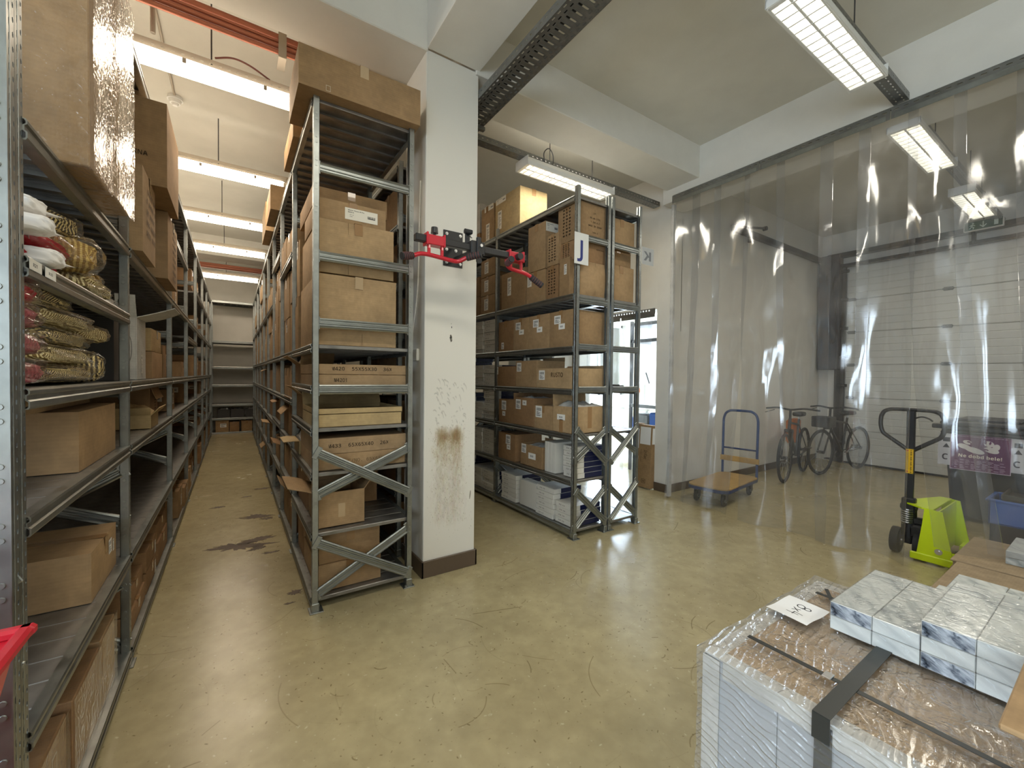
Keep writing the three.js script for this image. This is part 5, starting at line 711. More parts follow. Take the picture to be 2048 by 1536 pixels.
{
  const g = base('strip_curtain', [4.18, 0, 0]); tag(g, 'clear plastic strip curtain hanging across the loading room opening', 'strip curtain');
  const TOP = 3.42, L = [ // top z0, z1, bottom z0, z1, bottom y, bow, lean
    [-2.96, -2.66, -3.03, -2.80, 0.02, 0.03, 0.02], [-2.76, -2.44, -2.835, -2.49, 0.02, -0.035, 0.03], [-2.50, -2.14, -2.55, -2.295, 0.02, 0.05, -0.03], [-2.20, -1.84, -2.165, -1.81, 0.015, -0.05, 0.05], [-1.90, -1.46, -1.755, -1.445, 0.02, 0.045, -0.02],
    [-1.56, -1.22, -1.52, -1.20, 0.02, -0.03, 0.03], [-1.29, -0.94, -1.285, -0.945, 0.03, 0.07, -0.04], [-1.0, -0.70, -0.79, -0.47, 0.22, -0.06, 0.05], [-0.76, -0.42, -0.54, -0.22, 0.25, 0.03, -0.02], [-0.48, -0.12, -0.30, 0.06, 0.26, -0.04, 0.03], [-0.18, 0.18, -0.04, 0.30, 0.26, 0.03, 0], [0.12, 0.48, 0.2, 0.56, 0.02, -0.03, 0], [0.42, 0.78, 0.44, 0.80, 0.02, 0.03, 0], [0.72, 1.08, 0.72, 1.08, 0.02, -0.03, 0], [1.02, 1.38, 1.02, 1.38, 0.02, 0.03, 0]];
  L.forEach(([a, b, c, d, yb, bow, lean], i) => { const m = mesh('strip', stripGeo(TOP - yb, a, b, c, d, bow, lean, 0.035, i + 4), M.pvc, g); m.position.set((i % 2 ? 0.012 : -0.008), yb, 0); m.castShadow = false; });
  const toothed = (L2) => { const hs = []; for (let k = 0; k < Math.floor(L2 / 0.055); k++) hs.push(slot(0.03 + k * 0.055, 0.062, 0.03, 0.008, 2)); return at(ext([[0, 0], [L2, 0], [L2, 0.085], [0, 0.085]], 0.002, hs), 0, 0, 0, 0, -Math.PI / 2); };
  for (let k = 0; k < 5; k++) { const r = mesh('rail_section', toothed(0.945), M.zincDark, g); r.position.set(-0.03, 3.38, -2.99 + k * 0.95); mesh('clamp_plate', bx(0.004, 0.04, 0.90, -0.002, 0.018, 0.47, 0.001), M.zinc, r); }
  mesh('rail_hook', bx(0.02, 0.02, 4.7, -0.012, 3.465, -0.64, 0.002), M.zincDark, g);
  // translucent edge profile down the wall corner
  mesh('edge_profile', bx(0.05, 3.38, 0.035, 0.06, 1.71, -3.03, 0.004), M.whiteCard, g);
}
{
  const g = base('strip_curtain', [4.385, 0, 0]); tag(g, 'smaller plastic strip curtain in the bright lab doorway', 'strip curtain');
  for (let i = 0; i < 6; i++) { const a = -3.62 - i * 0.23; const m = mesh('strip', stripGeo(2.16, a - 0.28, a, a - 0.28 + rr(-0.03, 0.03), a + rr(-0.03, 0.03), i % 2 ? 0.02 : -0.025, 0.02, 0.02, i + 31), M.pvc, g); m.position.set(i % 2 ? 0.01 : -0.006, 0.02, 0); m.castShadow = false; }
  { const m = mesh('strip', stripGeo(2.16, -3.66, -3.42, -3.72, -3.52, 0.03, 0.02, 0.02, 39), M.pvc, g); m.position.y = 0.02; }
  const hs = []; for (let k = 0; k < 30; k++) hs.push(rectHole(0.025 + k * 0.045, 0.05, 0.022, 0.022)); const r = mesh('rail_section', at(ext([[0, 0], [1.42, 0], [1.42, 0.07], [0, 0.07]], 0.002, hs), -0.02, 2.2, -4.78, 0, -Math.PI / 2), M.zincDark, g);
  for (let k = 0; k < 5; k++) mesh('clamp_plate', bx(0.004, 0.045, 0.26, -0.012 - 0.004 * (k % 2), 2.185, -4.62 + k * 0.28, 0.001), k % 2 ? M.zinc : M.zincDark, g);
}
// ───────── wrapped marble pallet in front ─────────
const woodPallet = (label, x0, x1, z0, z1, y = 0) => { const g = base('wooden_pallet', [(x0 + x1) / 2, y, (z0 + z1) / 2]); tag(g, label, 'pallet'); const W = x1 - x0, D = z1 - z0; for (let k = 0; k < 5; k++) mesh('deck_board', bx(W, 0.022, 0.12, 0, 0.131, -D / 2 + 0.06 + k * (D - 0.12) / 4, 0.002), M.pine, g); for (const s of [-1, 0, 1]) { mesh('bottom_board', bx(0.1, 0.02, D, s * (W / 2 - 0.05), 0.011, 0, 0.002), M.pine, g); for (const q of [-1, 0, 1]) mesh('block', bx(0.1, 0.098, 0.14, s * (W / 2 - 0.05), 0.0705, q * (D / 2 - 0.07), 0.002), M.pine, g); } return g; };
woodPallet('wooden pallet under the wrapped marble load', 1.155, 1.945, -0.70, 0.48);
{
  const g = base('wrapped_marble_load', [1.55, 0.145, -0.11]); tag(g, 'film-wrapped pallet load of pale marble tiles with a brown board and black straps on top', 'pallet load');
  const H = 0.445, W = 0.78, D = 1.17;
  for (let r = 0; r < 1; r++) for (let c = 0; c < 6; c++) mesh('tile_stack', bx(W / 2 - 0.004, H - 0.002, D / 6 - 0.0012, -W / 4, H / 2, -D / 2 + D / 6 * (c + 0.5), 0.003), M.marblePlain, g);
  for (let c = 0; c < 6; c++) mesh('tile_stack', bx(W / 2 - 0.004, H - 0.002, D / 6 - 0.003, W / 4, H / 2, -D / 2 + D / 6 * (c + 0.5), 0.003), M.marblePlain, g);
  mesh('top_board', bx(W - 0.035, 0.008, D - 0.04, 0, H + 0.004, 0, 0.002), M.card[2], g);
  for (const sx of [-1, 1]) for (const sz of [-1, 1]) mesh('edge_protector', [bx(0.05, H, 0.005, sx * (W / 2 - 0.02), H / 2, sz * (D / 2 + 0.003), 0.001), bx(0.005, H, 0.05, sx * (W / 2 + 0.003), H / 2, sz * (D / 2 - 0.02), 0.001)], M.whiteCard, g);
  for (const sx of [-1, 1]) mesh('edge_protector', [bx(0.045, 0.005, D, sx * (W / 2 - 0.02), H + 0.006, 0, 0.001), bx(0.004, 0.045, D - 0.11, sx * (W / 2 + 0.003), H - 0.018, 0, 0.001)], M.whiteCard, g);
  mesh('edge_protector', [bx(W, 0.005, 0.045, 0, H + 0.007, -D / 2 + 0.02, 0.001), bx(W - 0.12, 0.045, 0.005, 0, H - 0.016, -D / 2 - 0.003, 0.001)], M.whiteCard, g);
  const strapT = std({ color: new THREE.Color(0.028, 0.03, 0.028), roughness: 0.4 });
  for (const x of [-0.245, 0.235]) mesh('strap', [bx(0.016, 0.0015, D - 0.06, x, H + 0.0285, 0.02, 0), bx(0.016, H, 0.0015, x, H / 2, -D / 2 - 0.009, 0)], strapT, g);
  mesh('strap', [bx(W + 0.048, 0.002, 0.036, 0, H + 0.031, -0.285, 0), bx(0.002, 0.06, 0.036, -W / 2 - 0.024, H, -0.285, 0), bx(0.002, H, 0.036, -W / 2 - 0.009, H / 2, -0.285, 0)], strapT, g);
  mesh('strap', bx(0.10, 0.0015, 0.012, 0.25, H + 0.029, -0.50, 0, 0.5), strapT, g);
  mesh('strap_buckle', bx(0.03, 0.004, 0.02, -0.245, H + 0.031, -0.33, 0.001), M.steel, g);
  // the film: sheets of it drawn over the top rim and round the sides
  const film = crumple(W + 0.03, H + 0.02, D + 0.03, 0.004, 3.3); mesh('stretch_film', at(film, 0, H / 2 + 0.008, 0), M.filmWrap, g);
  const topF = new THREE.PlaneGeometry(W - 0.02, D - 0.02, 60, 90); topF.rotateX(-Math.PI / 2); { const n = fbm(5, 5, 61), p = topF.attributes.position; for (let i = 0; i < p.count; i++) { const x = p.getX(i), z = p.getZ(i), a = n(x * 2.2 + 3, z * 1.1 + 3); p.setY(i, 0.002 + 0.008 * Math.pow(Math.abs(Math.sin((a * 4 + z * 2.2 + x * 0.4) * 3.1)), 6)); } topF.computeVertexNormals(); }
  mesh('stretch_film', at(muv(topF), 0, H + 0.016, 0), M.film, g);
}
// tile packs standing on the load
{ const Y0 = 0.617, T = 0.043, put = (label, x0, x1, z0, z1, y, m) => { const W = x1 - x0, D = z1 - z0, g = base('marble_tile_pack', [(x0 + x1) / 2, y, (z0 + z1) / 2]); tag(g, label, 'marble tiles'); mesh('tiles', [bx(W, T - 0.001, D, 0, T / 2, 0, 0.0015)], M.marble[m], g); mesh('dark_face', bx(0.0008, T - 0.004, D - 0.003, -W / 2 - 0.0005, T / 2, 0, 0), m === 0 || m === 3 ? M.marbleDark : M.marble[(m + 1) % 3], g); mesh('plastic_wrap', at(crumple(W + 0.003, T + 0.001, D + 0.002, 0.0006, W + D + y), 0, T / 2, 0), M.filmFlat, g); };
  const cols = [[-0.528, -0.425], [-0.424, -0.321], [-0.319, -0.217], [-0.216, -0.114], [-0.112, -0.01]];
  cols.forEach(([a, b], c) => { const n = c < 2 ? 2 : 3; for (let k = 0; k < n; k++) put(`grey-veined marble tile pack, ${['front', 'second', 'third', 'fourth', 'fifth'][c]} column from the paper note, ${['bottom', 'middle', 'top'][n === 2 ? k * 2 : k]} layer`, 1.57, 1.97, a, b, Y0 + k * T, k === n - 1 ? [0, 1, 0, 2, 1][c] : (c + k + 1) % 3); });
}
{ const g = base('paper_note', [1.585, 0.620, -0.625], 0); tag(g, 'white paper note with handwritten figures on the wrapped load', 'note'); const t = canvasTex(256, 192, (c, w, h) => { c.fillStyle = '#e9e9ea'; c.fillRect(0, 0, w, h); c.save(); c.translate(w / 2, h / 2 + 6); c.rotate(Math.PI); c.strokeStyle = '#1d1d20'; c.lineWidth = 5; c.lineCap = 'round'; c.beginPath(); c.ellipse(-52, -20, 13, 14, 0, 0, 7); c.ellipse(-54, 12, 17, 17, 0, 0, 7); c.moveTo(-16, 0); c.lineTo(10, 28); c.moveTo(12, -2); c.lineTo(-18, 30); c.moveTo(42, -34); c.lineTo(30, 6); c.lineTo(66, 4); c.moveTo(58, -20); c.lineTo(54, 34); c.stroke(); c.restore(); });
  const pg = new THREE.PlaneGeometry(0.152, 0.125, 10, 8); { const p = pg.attributes.position; for (let i = 0; i < p.count; i++) p.setZ(i, 0.002 + 0.004 * Math.sin(p.getX(i) * 22 + p.getY(i) * 9) ** 2 + 0.25 * Math.max(0, p.getX(i) - 0.055) ** 2 * 6); pg.computeVertexNormals(); pg.rotateX(-Math.PI / 2); }
  const m = std({ map: t, roughness: 0.7, side: THREE.DoubleSide }); mesh('sheet', pg, m, g).rotation.y = Math.PI * 0 + 0.0; g.rotation.y = -0.06; }
{ const g = carton('flattened brown carton lying over the tile packs at the pallet corner', [1.20, 1.95, 0.745, -0.135, 0.42, 0.012], { tone: 0, tape: 0, bulge: 0, name: 'flattened_carton' }); }
// low pallets with loose boards behind it
const lowPallet = (label, x0, x1, z0, z1) => { woodPallet('low wooden pallet under ' + label, x0, x1, z0, z1); carton(label + ', upper one', [x0, x1, 0.185, z0, z1, 0.014], { tone: 6, tape: 0, bulge: 0, name: 'cardboard_sheet', cat: 'cardboard' }); for (let k = 0; k < 1; k++) carton(label + ', pressed pack below', [x0 + 0.01, x1 - 0.01, 0.146, z0 + 0.01, z1 - 0.01, 0.037], { tone: 6, tape: 0, bulge: 0, name: 'cardboard_sheet', cat: 'cardboard' }); };
lowPallet('brown cardboard sheet on the pallet before the strips', 3.02, 4.02, -0.655, 0.15);
lowPallet('brown cardboard sheet on the pallet behind the strips', 4.05, 4.78, -0.69, 0.15);
[[4.26, 0.2], [4.26, 0.245]].forEach(([x, y], k) => { const g = base('marble_tile_pack', [x + 0.2, y, -0.28]); tag(g, `bluish marble tile pack behind the strips, ${['lower', 'upper'][k]} one`, 'marble tiles'); mesh('tiles', bx(0.42, 0.043, 0.38, 0, 0.0215, 0, 0.002), M.marble[k + 1], g); });
{ const c3 = [[2.05, -0.48], [2.05, -0.37], [2.05, -0.26]]; woodPallet('wooden pallet of the second marble load', 2.02, 2.82, -0.46, 0.48);
  const g = base('marble_load', [2.42, 0.145, 0.01]); tag(g, 'second load of pale marble tiles behind the wrapped one', 'pallet load'); for (let c = 0; c < 6; c++) mesh('tile_stack', bx(0.78, 0.36, 0.152, 0, 0.18, -0.385 + c * 0.154, 0.003), M.marble[c % 3], g);
  [[2.05, 2.46, -0.45, -0.355, 0], [2.06, 2.47, -0.35, -0.235, 1], [2.10, 2.50, -0.23, -0.13, 2]].forEach(([x0, x1, z0, z1, k]) => { for (let q = 0; q < (k ? 2 : 1); q++) { const b = base('marble_tile_pack', [(x0 + x1) / 2, 0.5065 + q * 0.043, (z0 + z1) / 2]); tag(b, `pale marble tile pack on the second load, ${ord[k]} along, ${['lower', 'upper'][q]}`, 'marble tiles'); mesh('tiles', bx(x1 - x0, 0.042, z1 - z0, 0, 0.021, 0, 0.0015), M.marble[(k + q) % 3], b); } }); }

// ───────── pallet jack ─────────
{
  const g = base('pallet_jack', [4.56, 0, -1.015]); tag(g, 'lime green hand pallet jack with black steering handle', 'pallet jack');
  const wheel = mergeGeometries([cyl(0.10, 0.10, 0.05, 0, 0, 0, Math.PI / 2, 0, 0, 32), tor(0.082, 0.02, 0, 0, 0, 0, 0, 0, 28)]);
  for (const s of [-1, 1]) { const w = mesh('steer_wheel', wheel, M.rubber, g); w.position.set(-0.02, 0.102, s * 0.07); mesh('hub', cyl(0.045, 0.045, 0.056, 0, 0, 0, Math.PI / 2), M.greyDark, w); }
  mesh('axle', rod([-0.02, 0.102, -0.1], [-0.02, 0.102, 0.1], 0.012), M.steel, g);
  mesh('pump_body', [cyl(0.045, 0.05, 0.22, 0, 0.25, 0), bx(0.09, 0.10, 0.14, 0.0, 0.20, 0.03, 0.012), bx(0.05, 0.14, 0.06, -0.02, 0.16, 0, 0.008), bx(0.06, 0.05, 0.16, 0, 0.28, 0.07, 0.008)], M.black, g);
  { const p = []; for (let k = 0; k <= 80; k++) { const a = k / 80 * 6.5 * 6.283; p.push([-0.045 + 0.032 * Math.cos(a), 0.26 + 0.11 * k / 80, 0.032 * Math.sin(a) - 0.005]); } mesh('spring', tb(p, 0.006, { seg: 220, rad: 6 }), M.steel, g); }
  mesh('handle_foot', [bx(0.06, 0.12, 0.085, -0.02, 0.40, 0, 0.01), cyl(0.022, 0.022, 0.10, -0.02, 0.385, 0, Math.PI / 2)], M.black, g);
  mesh('handle_tube', bx(0.034, 0.80, 0.052, -0.02, 0.76, 0, 0.006), M.black, g);
  const loop = [[0, 0.83, 0], [0, 0.90, 0.09], [0, 0.965, 0.172], [0, 1.03, 0.19], [0, 1.10, 0.188], [0, 1.145, 0.168], [0, 1.165, 0.12], [0, 1.168, 0], [0, 1.165, -0.12], [0, 1.145, -0.168], [0, 1.10, -0.188], [0, 1.03, -0.19], [0, 0.965, -0.172], [0, 0.90, -0.09], [0, 0.83, 0]].map(([x, y, z]) => [x - 0.02, y, z]);
  mesh('handle_loop', tb(loop, 0.0155, { seg: 120, tension: 0.3 }), M.black, g);
  mesh('release_lever', tb([[-0.02, 1.10, 0.02], [-0.02, 1.115, 0.06], [-0.02, 1.105, 0.10], [-0.02, 1.085, 0.125]], 0.006), M.black, g);
  mesh('grip_stub', [bx(0.035, 0.035, 0.06, -0.01, 1.055, 0.15, 0.006)], M.black, g);
  { const t = canvasTex(64, 256, (c, w, h) => { c.fillStyle = '#e3b416'; c.fillRect(0, 0, w, h); c.fillStyle = '#1a1607'; c.strokeStyle = '#1a1607'; c.lineWidth = 3; for (let k = 0; k < 14; k++) c.fillRect(36, 14 + k * 17, 14, 6 + (k % 3) * 2); c.strokeRect(3, 3, w - 6, h - 6); c.fillStyle = '#b8452a'; c.fillRect(8, 14, 16, 14); c.fillRect(8, 228, 16, 14); c.fillStyle = '#7a5c16'; for (let k = 0; k < 20; k++) c.fillRect(9, 40 + k * 9, 18, 3); });
    const m = std({ map: t, roughness: 0.4 }), p = mesh('warning_label', planeCache(0.050, 0.20), m, g); p.rotation.y = -Math.PI / 2; p.position.set(-0.0385, 0.755, 0); }
  // lifting frame: pivot plate, two side plates, back plate and forks running away under the pallets
  const side = [[0.075, 0.045], [0.285, 0.045], [0.26, 0.16], [0.215, 0.415], [0.115, 0.425], [0.105, 0.30]];
  mesh('side_plate', at(ext(side, 0.012), -0.13, 0, 0, 0, -Math.PI / 2), M.lime, g); mesh('side_plate', at(ext(side, 0.012), 0.42, 0, 0, 0, -Math.PI / 2), M.lime, g);
  mesh('pivot_plate', at(ext([[-0.05, -0.03], [0.06, -0.155], [0.06, 0.42], [0.165, 0.42], [0.165, -0.155], [0.0, -0.155]].map(([z, x]) => [x, -z]).slice(0, 0).concat([[-0.03, 0.03], [0.06, 0.03], [0.42, -0.095], [0.42, -0.165], [-0.135, -0.165], [-0.135, -0.10]]), 0.012), 0, 0.412, 0, -Math.PI / 2), M.lime, g);
  mesh('front_plate', bx(0.55, 0.36, 0.010, 0.142, 0.235, 0.19, 0.004), M.lime, g).rotation.x = 0.0;
  for (const x of [-0.06, 0.345]) { const f = mesh('fork', at(ext([[-0.08, -0.005], [-0.07, 0.045], [0.07, 0.045], [0.08, -0.005], [0.072, -0.005], [0.064, 0.038], [-0.064, 0.038], [-0.072, -0.005]], 0.9), x, 0.04, 0.24), M.lime, g); }
  mesh('lower_lip', bx(0.022, 0.055, 0.26, -0.142, 0.045, 0.17, 0.006), M.lime, g);
  mesh('bolt', [cyl(0.022, 0.022, 0.010, -0.146, 0.115, 0.20, 0, 0, Math.PI / 2), cyl(0.011, 0.011, 0.018, -0.150, 0.115, 0.20, 0, 0, Math.PI / 2, 6)], M.steel, g);
}
// ───────── platform trolley ─────────
{
  const g = base('platform_trolley', [4.80, 0, -2.69], 0.13); tag(g, 'blue platform trolley with a plywood deck behind the plastic strips', 'trolley');
  const o = [], Lx = 0.48, Lz = 0.225, r = 0.10; for (const [sx, sz, a0] of [[1, 1, 0], [-1, 1, 90], [-1, -1, 180], [1, -1, 270]]) for (let k = 0; k <= 5; k++) { const a = (a0 + k * 18) * R; o.push([sx * (Lx - r) + r * Math.cos(a), sz * (Lz - r) + r * Math.sin(a)]); }
  mesh('deck', at(ext(o, 0.016), 0, 0.196, 0, -Math.PI / 2), M.ply, g); mesh('deck_rim', at(ext(o.map(([x, y]) => [x * 1.012, y * 1.02]), 0.034), 0, 0.165, 0, -Math.PI / 2), M.trolleyBlue, g);
  for (const x of [-0.36, 0.36]) for (const z of [-0.15, 0.15]) { const w = mesh('caster', [tor(0.045, 0.018, x, 0.064, z, 0, 0, 0, 24), cyl(0.045, 0.045, 0.02, x, 0.064, z, Math.PI / 2)], M.rubber, g); mesh('caster_fork', [bx(0.06, 0.1, 0.004, x + 0.012, 0.105, z + 0.024, 0.001), bx(0.06, 0.1, 0.004, x + 0.012, 0.105, z - 0.024, 0.001), bx(0.08, 0.005, 0.07, x, 0.162, z, 0.001)], M.greyDark, w); mesh('hub', cyl(0.016, 0.016, 0.05, x, 0.064, z, Math.PI / 2), M.zinc, w); }
  const hx = 0.45; mesh('handle', tb([[hx, 0.18, -0.20], [hx, 0.5, -0.20], [hx + 0.01, 0.88, -0.20], [hx + 0.01, 0.965, -0.175], [hx + 0.01, 1.0, -0.12], [hx + 0.01, 1.005, 0], [hx + 0.01, 1.0, 0.12], [hx + 0.01, 0.965, 0.175], [hx + 0.01, 0.88, 0.20], [hx, 0.5, 0.20], [hx, 0.18, 0.20]], 0.0155, { seg: 100, tension: 0.25 }), std({ color: new THREE.Color(0.04, 0.075, 0.19), roughness: 0.35 }), g);
  mesh('cross_bar', rod([hx, 0.53, -0.20], [hx, 0.53, 0.20], 0.011), M.trolleyBlue, g); mesh('wooden_slat', bx(0.02, 0.065, 0.45, hx - 0.01, 0.40, 0, 0.004), M.ply, g);
}
// ───────── bicycles against the partition ─────────
function bicycle(label, x, z, ry, col, extra) {      // along its own x, front to +x
  const g = base('bicycle', [x, 0, z], ry); tag(g, label, 'bicycle'); const r = 0.335;
  for (const wx of [-0.52, 0.52]) { const w = mesh('wheel', [tor(r - 0.018, 0.02, wx, r, 0, 0, 0, 0, 40)], M.rubber, g); mesh('rim', tor(r - 0.04, 0.008, wx, r, 0, 0, 0, 0, 40), M.greyDark, w); const sp = []; for (let k = 0; k < 16; k++) { const a = k / 16 * 6.283; sp.push(rod([wx, r, k % 2 ? 0.02 : -0.02], [wx + (r - 0.045) * Math.cos(a), r + (r - 0.045) * Math.sin(a), 0], 0.0016, 4)); } mesh('spokes', sp, M.steel, w); mesh('hub', cyl(0.022, 0.022, 0.09, wx, r, 0, Math.PI / 2), M.greyDark, w); }
  const m = std({ color: new THREE.Color(...col), roughness: 0.35, clearcoat: 0.5 });
  mesh('frame', [rod([-0.52, r, 0.04], [-0.05, 0.30, 0.04], 0.010), rod([-0.52, r, -0.04], [-0.05, 0.30, -0.04], 0.010), rod([-0.05, 0.30, 0], [-0.18, 0.82, 0], 0.016), rod([-0.05, 0.30, 0], [0.33, 0.74, 0], 0.019), rod([-0.16, 0.74, 0], [0.31, 0.80, 0], 0.016), rod([-0.52, r, 0.04], [-0.16, 0.74, 0.01], 0.008), rod([-0.52, r, -0.04], [-0.16, 0.74, -0.01], 0.008), rod([0.30, 0.86, 0], [0.35, 0.68, 0], 0.02)], m, g);
  mesh('fork', [rod([0.35, 0.68, 0.045], [0.52, r, 0.045], 0.012), rod([0.35, 0.68, -0.045], [0.52, r, -0.045], 0.012), bx(0.05, 0.05, 0.11, 0.35, 0.69, 0, 0.01)], M.black, g);
  mesh('handlebar', tb([[0.20, 0.98, -0.32], [0.27, 1.0, -0.16], [0.29, 0.98, 0], [0.27, 1.0, 0.16], [0.20, 0.98, 0.32]], 0.013), M.black, g); mesh('stem', rod([0.30, 0.84, 0], [0.29, 0.98, 0], 0.016), M.black, g);
  mesh('brake_lever', [rod([0.26, 0.97, 0.2], [0.33, 0.93, 0.30], 0.006), rod([0.26, 0.97, -0.2], [0.33, 0.93, -0.30], 0.006)][0], M.greyDark, g);
  mesh('saddle', at(pillow(0.26, 0.07, 0.14, 51, 0.15), -0.2, 0.86, 0), M.black, g); mesh('seat_post', rod([-0.18, 0.80, 0], [-0.2, 0.88, 0], 0.013), M.steel, g);
  mesh('crank', [tor(0.085, 0.006, -0.05, 0.30, 0.06), rod([-0.05, 0.30, 0.07], [0.08, 0.19, 0.08], 0.010), rod([-0.05, 0.30, -0.07], [-0.18, 0.41, -0.08], 0.010), bx(0.09, 0.02, 0.08, 0.08, 0.185, 0.12, 0.005), bx(0.09, 0.02, 0.08, -0.18, 0.415, -0.12, 0.005)], M.greyDark, g);
  extra?.(g); return g;
}
bicycle('dark bicycle with an orange pannier behind the platform trolley', 6.74, -2.74, Math.PI + 0.17, [0.05, 0.05, 0.055], (g) => { mesh('pannier', bx(0.34, 0.36, 0.13, -0.42, 0.62, 0.12, 0.03), M.orange, g); mesh('mudguard', (() => { const p = []; for (let k = 0; k <= 10; k++) { const a = (0.05 + 0.45 * k / 10) * Math.PI; p.push([0.52 - 0.38 * Math.cos(a) * -1 * -1, 0.335 + 0.38 * Math.sin(a), 0]); } return tb(p, 0.016); })(), M.black, g); });
bicycle('black bicycle with wide handlebars by the garage door frame', 7.74, -2.53, Math.PI - 0.13, [0.02, 0.02, 0.022], (g) => { mesh('front_basket', bx(0.2, 0.16, 0.24, 0.46, 0.78, 0, 0.01), M.greyDark, g); });
// ───────── wheelie bin with posters, crates ─────────
{
  const g = base('waste_bin', [6.38, 0, -0.82]); tag(g, 'black wheeled waste bin with a purple poster on its front', 'waste bin');
  const body = new THREE.BoxGeometry(0.66, 0.9, 0.56, 1, 8, 1), p = body.attributes.position; for (let i = 0; i < p.count; i++) { const t = (p.getY(i) + 0.45) / 0.9; p.setX(i, p.getX(i) * (0.8 + 0.2 * t)); p.setZ(i, p.getZ(i) * (0.82 + 0.18 * t)); } body.computeVertexNormals();
  mesh('body', at(muv(body), 0, 0.49, 0), M.bin, g); mesh('rim', [bx(0.70, 0.05, 0.60, 0, 0.93, 0, 0.012), bx(0.71, 0.025, 0.61, 0, 0.885, 0, 0.008)], M.bin, g);
  mesh('lid', [bx(0.72, 0.045, 0.62, 0, 0.98, 0, 0.018), bx(0.5, 0.03, 0.42, 0, 1.012, 0, 0.012)], M.bin, g); mesh('lid_handle', rod([0.36, 0.99, -0.25], [0.36, 0.99, 0.25], 0.016), M.bin, g);
  for (const s of [-1, 1]) mesh('wheel', cyl(0.1, 0.1, 0.05, 0.27, 0.1, s * 0.25, Math.PI / 2, 0, 0, 24), M.rubber, g);
  const t = canvasTex(512, 448, (c, w, h) => { c.fillStyle = '#5b2450'; c.fillRect(0, 0, w, h); c.strokeStyle = '#cbb9c6'; c.lineWidth = 6; c.strokeRect(3, 3, w - 6, h - 6); c.fillStyle = '#a493a0'; for (let k = 0; k < 16; k++) c.fillRect(22 + k * 29, 20, 22, 6);
    c.fillStyle = '#cfc7c2'; for (const [x, y, a, b] of [[150, 96, 42, 26], [120, 150, 60, 30], [210, 190, 90, 34], [350, 170, 66, 34], [330, 96, 44, 36], [390, 130, 30, 40]]) { c.beginPath(); c.ellipse(x, y, a, b, 0.3, 0, 7); c.fill(); } c.fillStyle = '#5b2450'; for (const [x, y, a, b] of [[240, 120, 70, 26], [270, 160, 60, 12], [300, 84, 10, 18], [340, 84, 9, 20], [160, 90, 16, 8]]) { c.beginPath(); c.ellipse(x, y, a, b, 0.2, 0, 7); c.fill(); }
    c.fillStyle = '#e3d6bf'; c.font = 'bold 56px sans-serif'; c.textAlign = 'center'; c.fillText('Ne dobd bele!', w / 2, 286); c.fillStyle = '#b9a3b4'; for (let r = 0; r < 7; r++) for (let k = 0; k < 9; k++) if ((k * 5 + r * 3) % 7 > 1) c.fillRect(40 + k * 48, 318 + r * 17, 26 + (k * 13 + r * 7) % 20, 5); });
  const po = mesh('poster', planeCache(0.40, 0.35), std({ map: t, roughness: 0.4 }), g); po.rotation.set(0, -Math.PI / 2, 0); po.rotation.order = 'YXZ'; po.rotation.x = -0.06; po.position.set(-0.352, 0.70, -0.03);
  const side = canvasTex(96, 256, (c, w, h) => { c.fillStyle = '#bfbdc0'; c.fillRect(0, 0, w, h); c.fillStyle = '#2d2b33'; c.fillRect(30, 34, 44, 34); c.beginPath(); c.moveTo(30, 116); c.lineTo(52, 82); c.lineTo(74, 116); c.fill(); c.font = 'bold 66px sans-serif'; c.fillText('C', 24, 214); });
  for (const s of [-1, 1]) { const q = mesh('side_poster', planeCache(0.11, 0.32), std({ map: side, roughness: 0.5 }), g); q.rotation.order = 'YXZ'; q.rotation.set(-0.06, -Math.PI / 2, 0); q.position.set(-0.349, 0.715, -0.03 + s * 0.235); }
}
{ const g = base('plastic_crate', [5.75, 0.0, -0.42]); tag(g, 'black stacking crate under the blue one beside the waste bin', 'crate'); mesh('walls', [bx(0.4, 0.16, 0.02, 0, 0.08, -0.28, 0.004), bx(0.4, 0.16, 0.02, 0, 0.08, 0.28, 0.004), bx(0.02, 0.16, 0.58, -0.19, 0.08, 0, 0.004), bx(0.02, 0.16, 0.58, 0.19, 0.08, 0, 0.004), bx(0.4, 0.01, 0.58, 0, 0.005, 0, 0)], M.bin, g);
  const b = base('plastic_crate', [5.72, 0.162, -0.43]); tag(b, 'blue stacking crate beside the waste bin behind the strips', 'crate'); mesh('walls', [bx(0.4, 0.21, 0.014, 0, 0.105, -0.28, 0.004), bx(0.4, 0.21, 0.014, 0, 0.105, 0.28, 0.004), bx(0.014, 0.21, 0.574, -0.193, 0.105, 0, 0.004), bx(0.014, 0.21, 0.574, 0.193, 0.105, 0, 0.004), bx(0.4, 0.01, 0.57, 0, 0.005, 0, 0)], M.blue, b); mesh('rim', [bx(0.43, 0.02, 0.03, 0, 0.205, -0.29, 0.004), bx(0.43, 0.02, 0.03, 0, 0.205, 0.29, 0.004), bx(0.03, 0.02, 0.6, -0.2, 0.205, 0, 0.004), bx(0.03, 0.02, 0.6, 0.2, 0.205, 0, 0.004)], M.blue, b);
  const t = base('plastic_tray', [5.72, 0.38, -0.36]); tag(t, 'dark tray lying across the blue crate', 'tray'); mesh('base_panel', bx(0.42, 0.012, 0.56, 0, 0.006, 0, 0.003), M.greyDark, t); mesh('rim', [bx(0.42, 0.04, 0.01, 0, 0.03, -0.28, 0.002), bx(0.42, 0.04, 0.01, 0, 0.03, 0.28, 0.002), bx(0.01, 0.04, 0.56, -0.21, 0.03, 0, 0.002)], M.greyDark, t);
  carton('brown carton on the dark tray beside the waste bin', [5.52, 5.86, 0.393, -0.42, -0.12, 0.22], { tone: 2 }); }
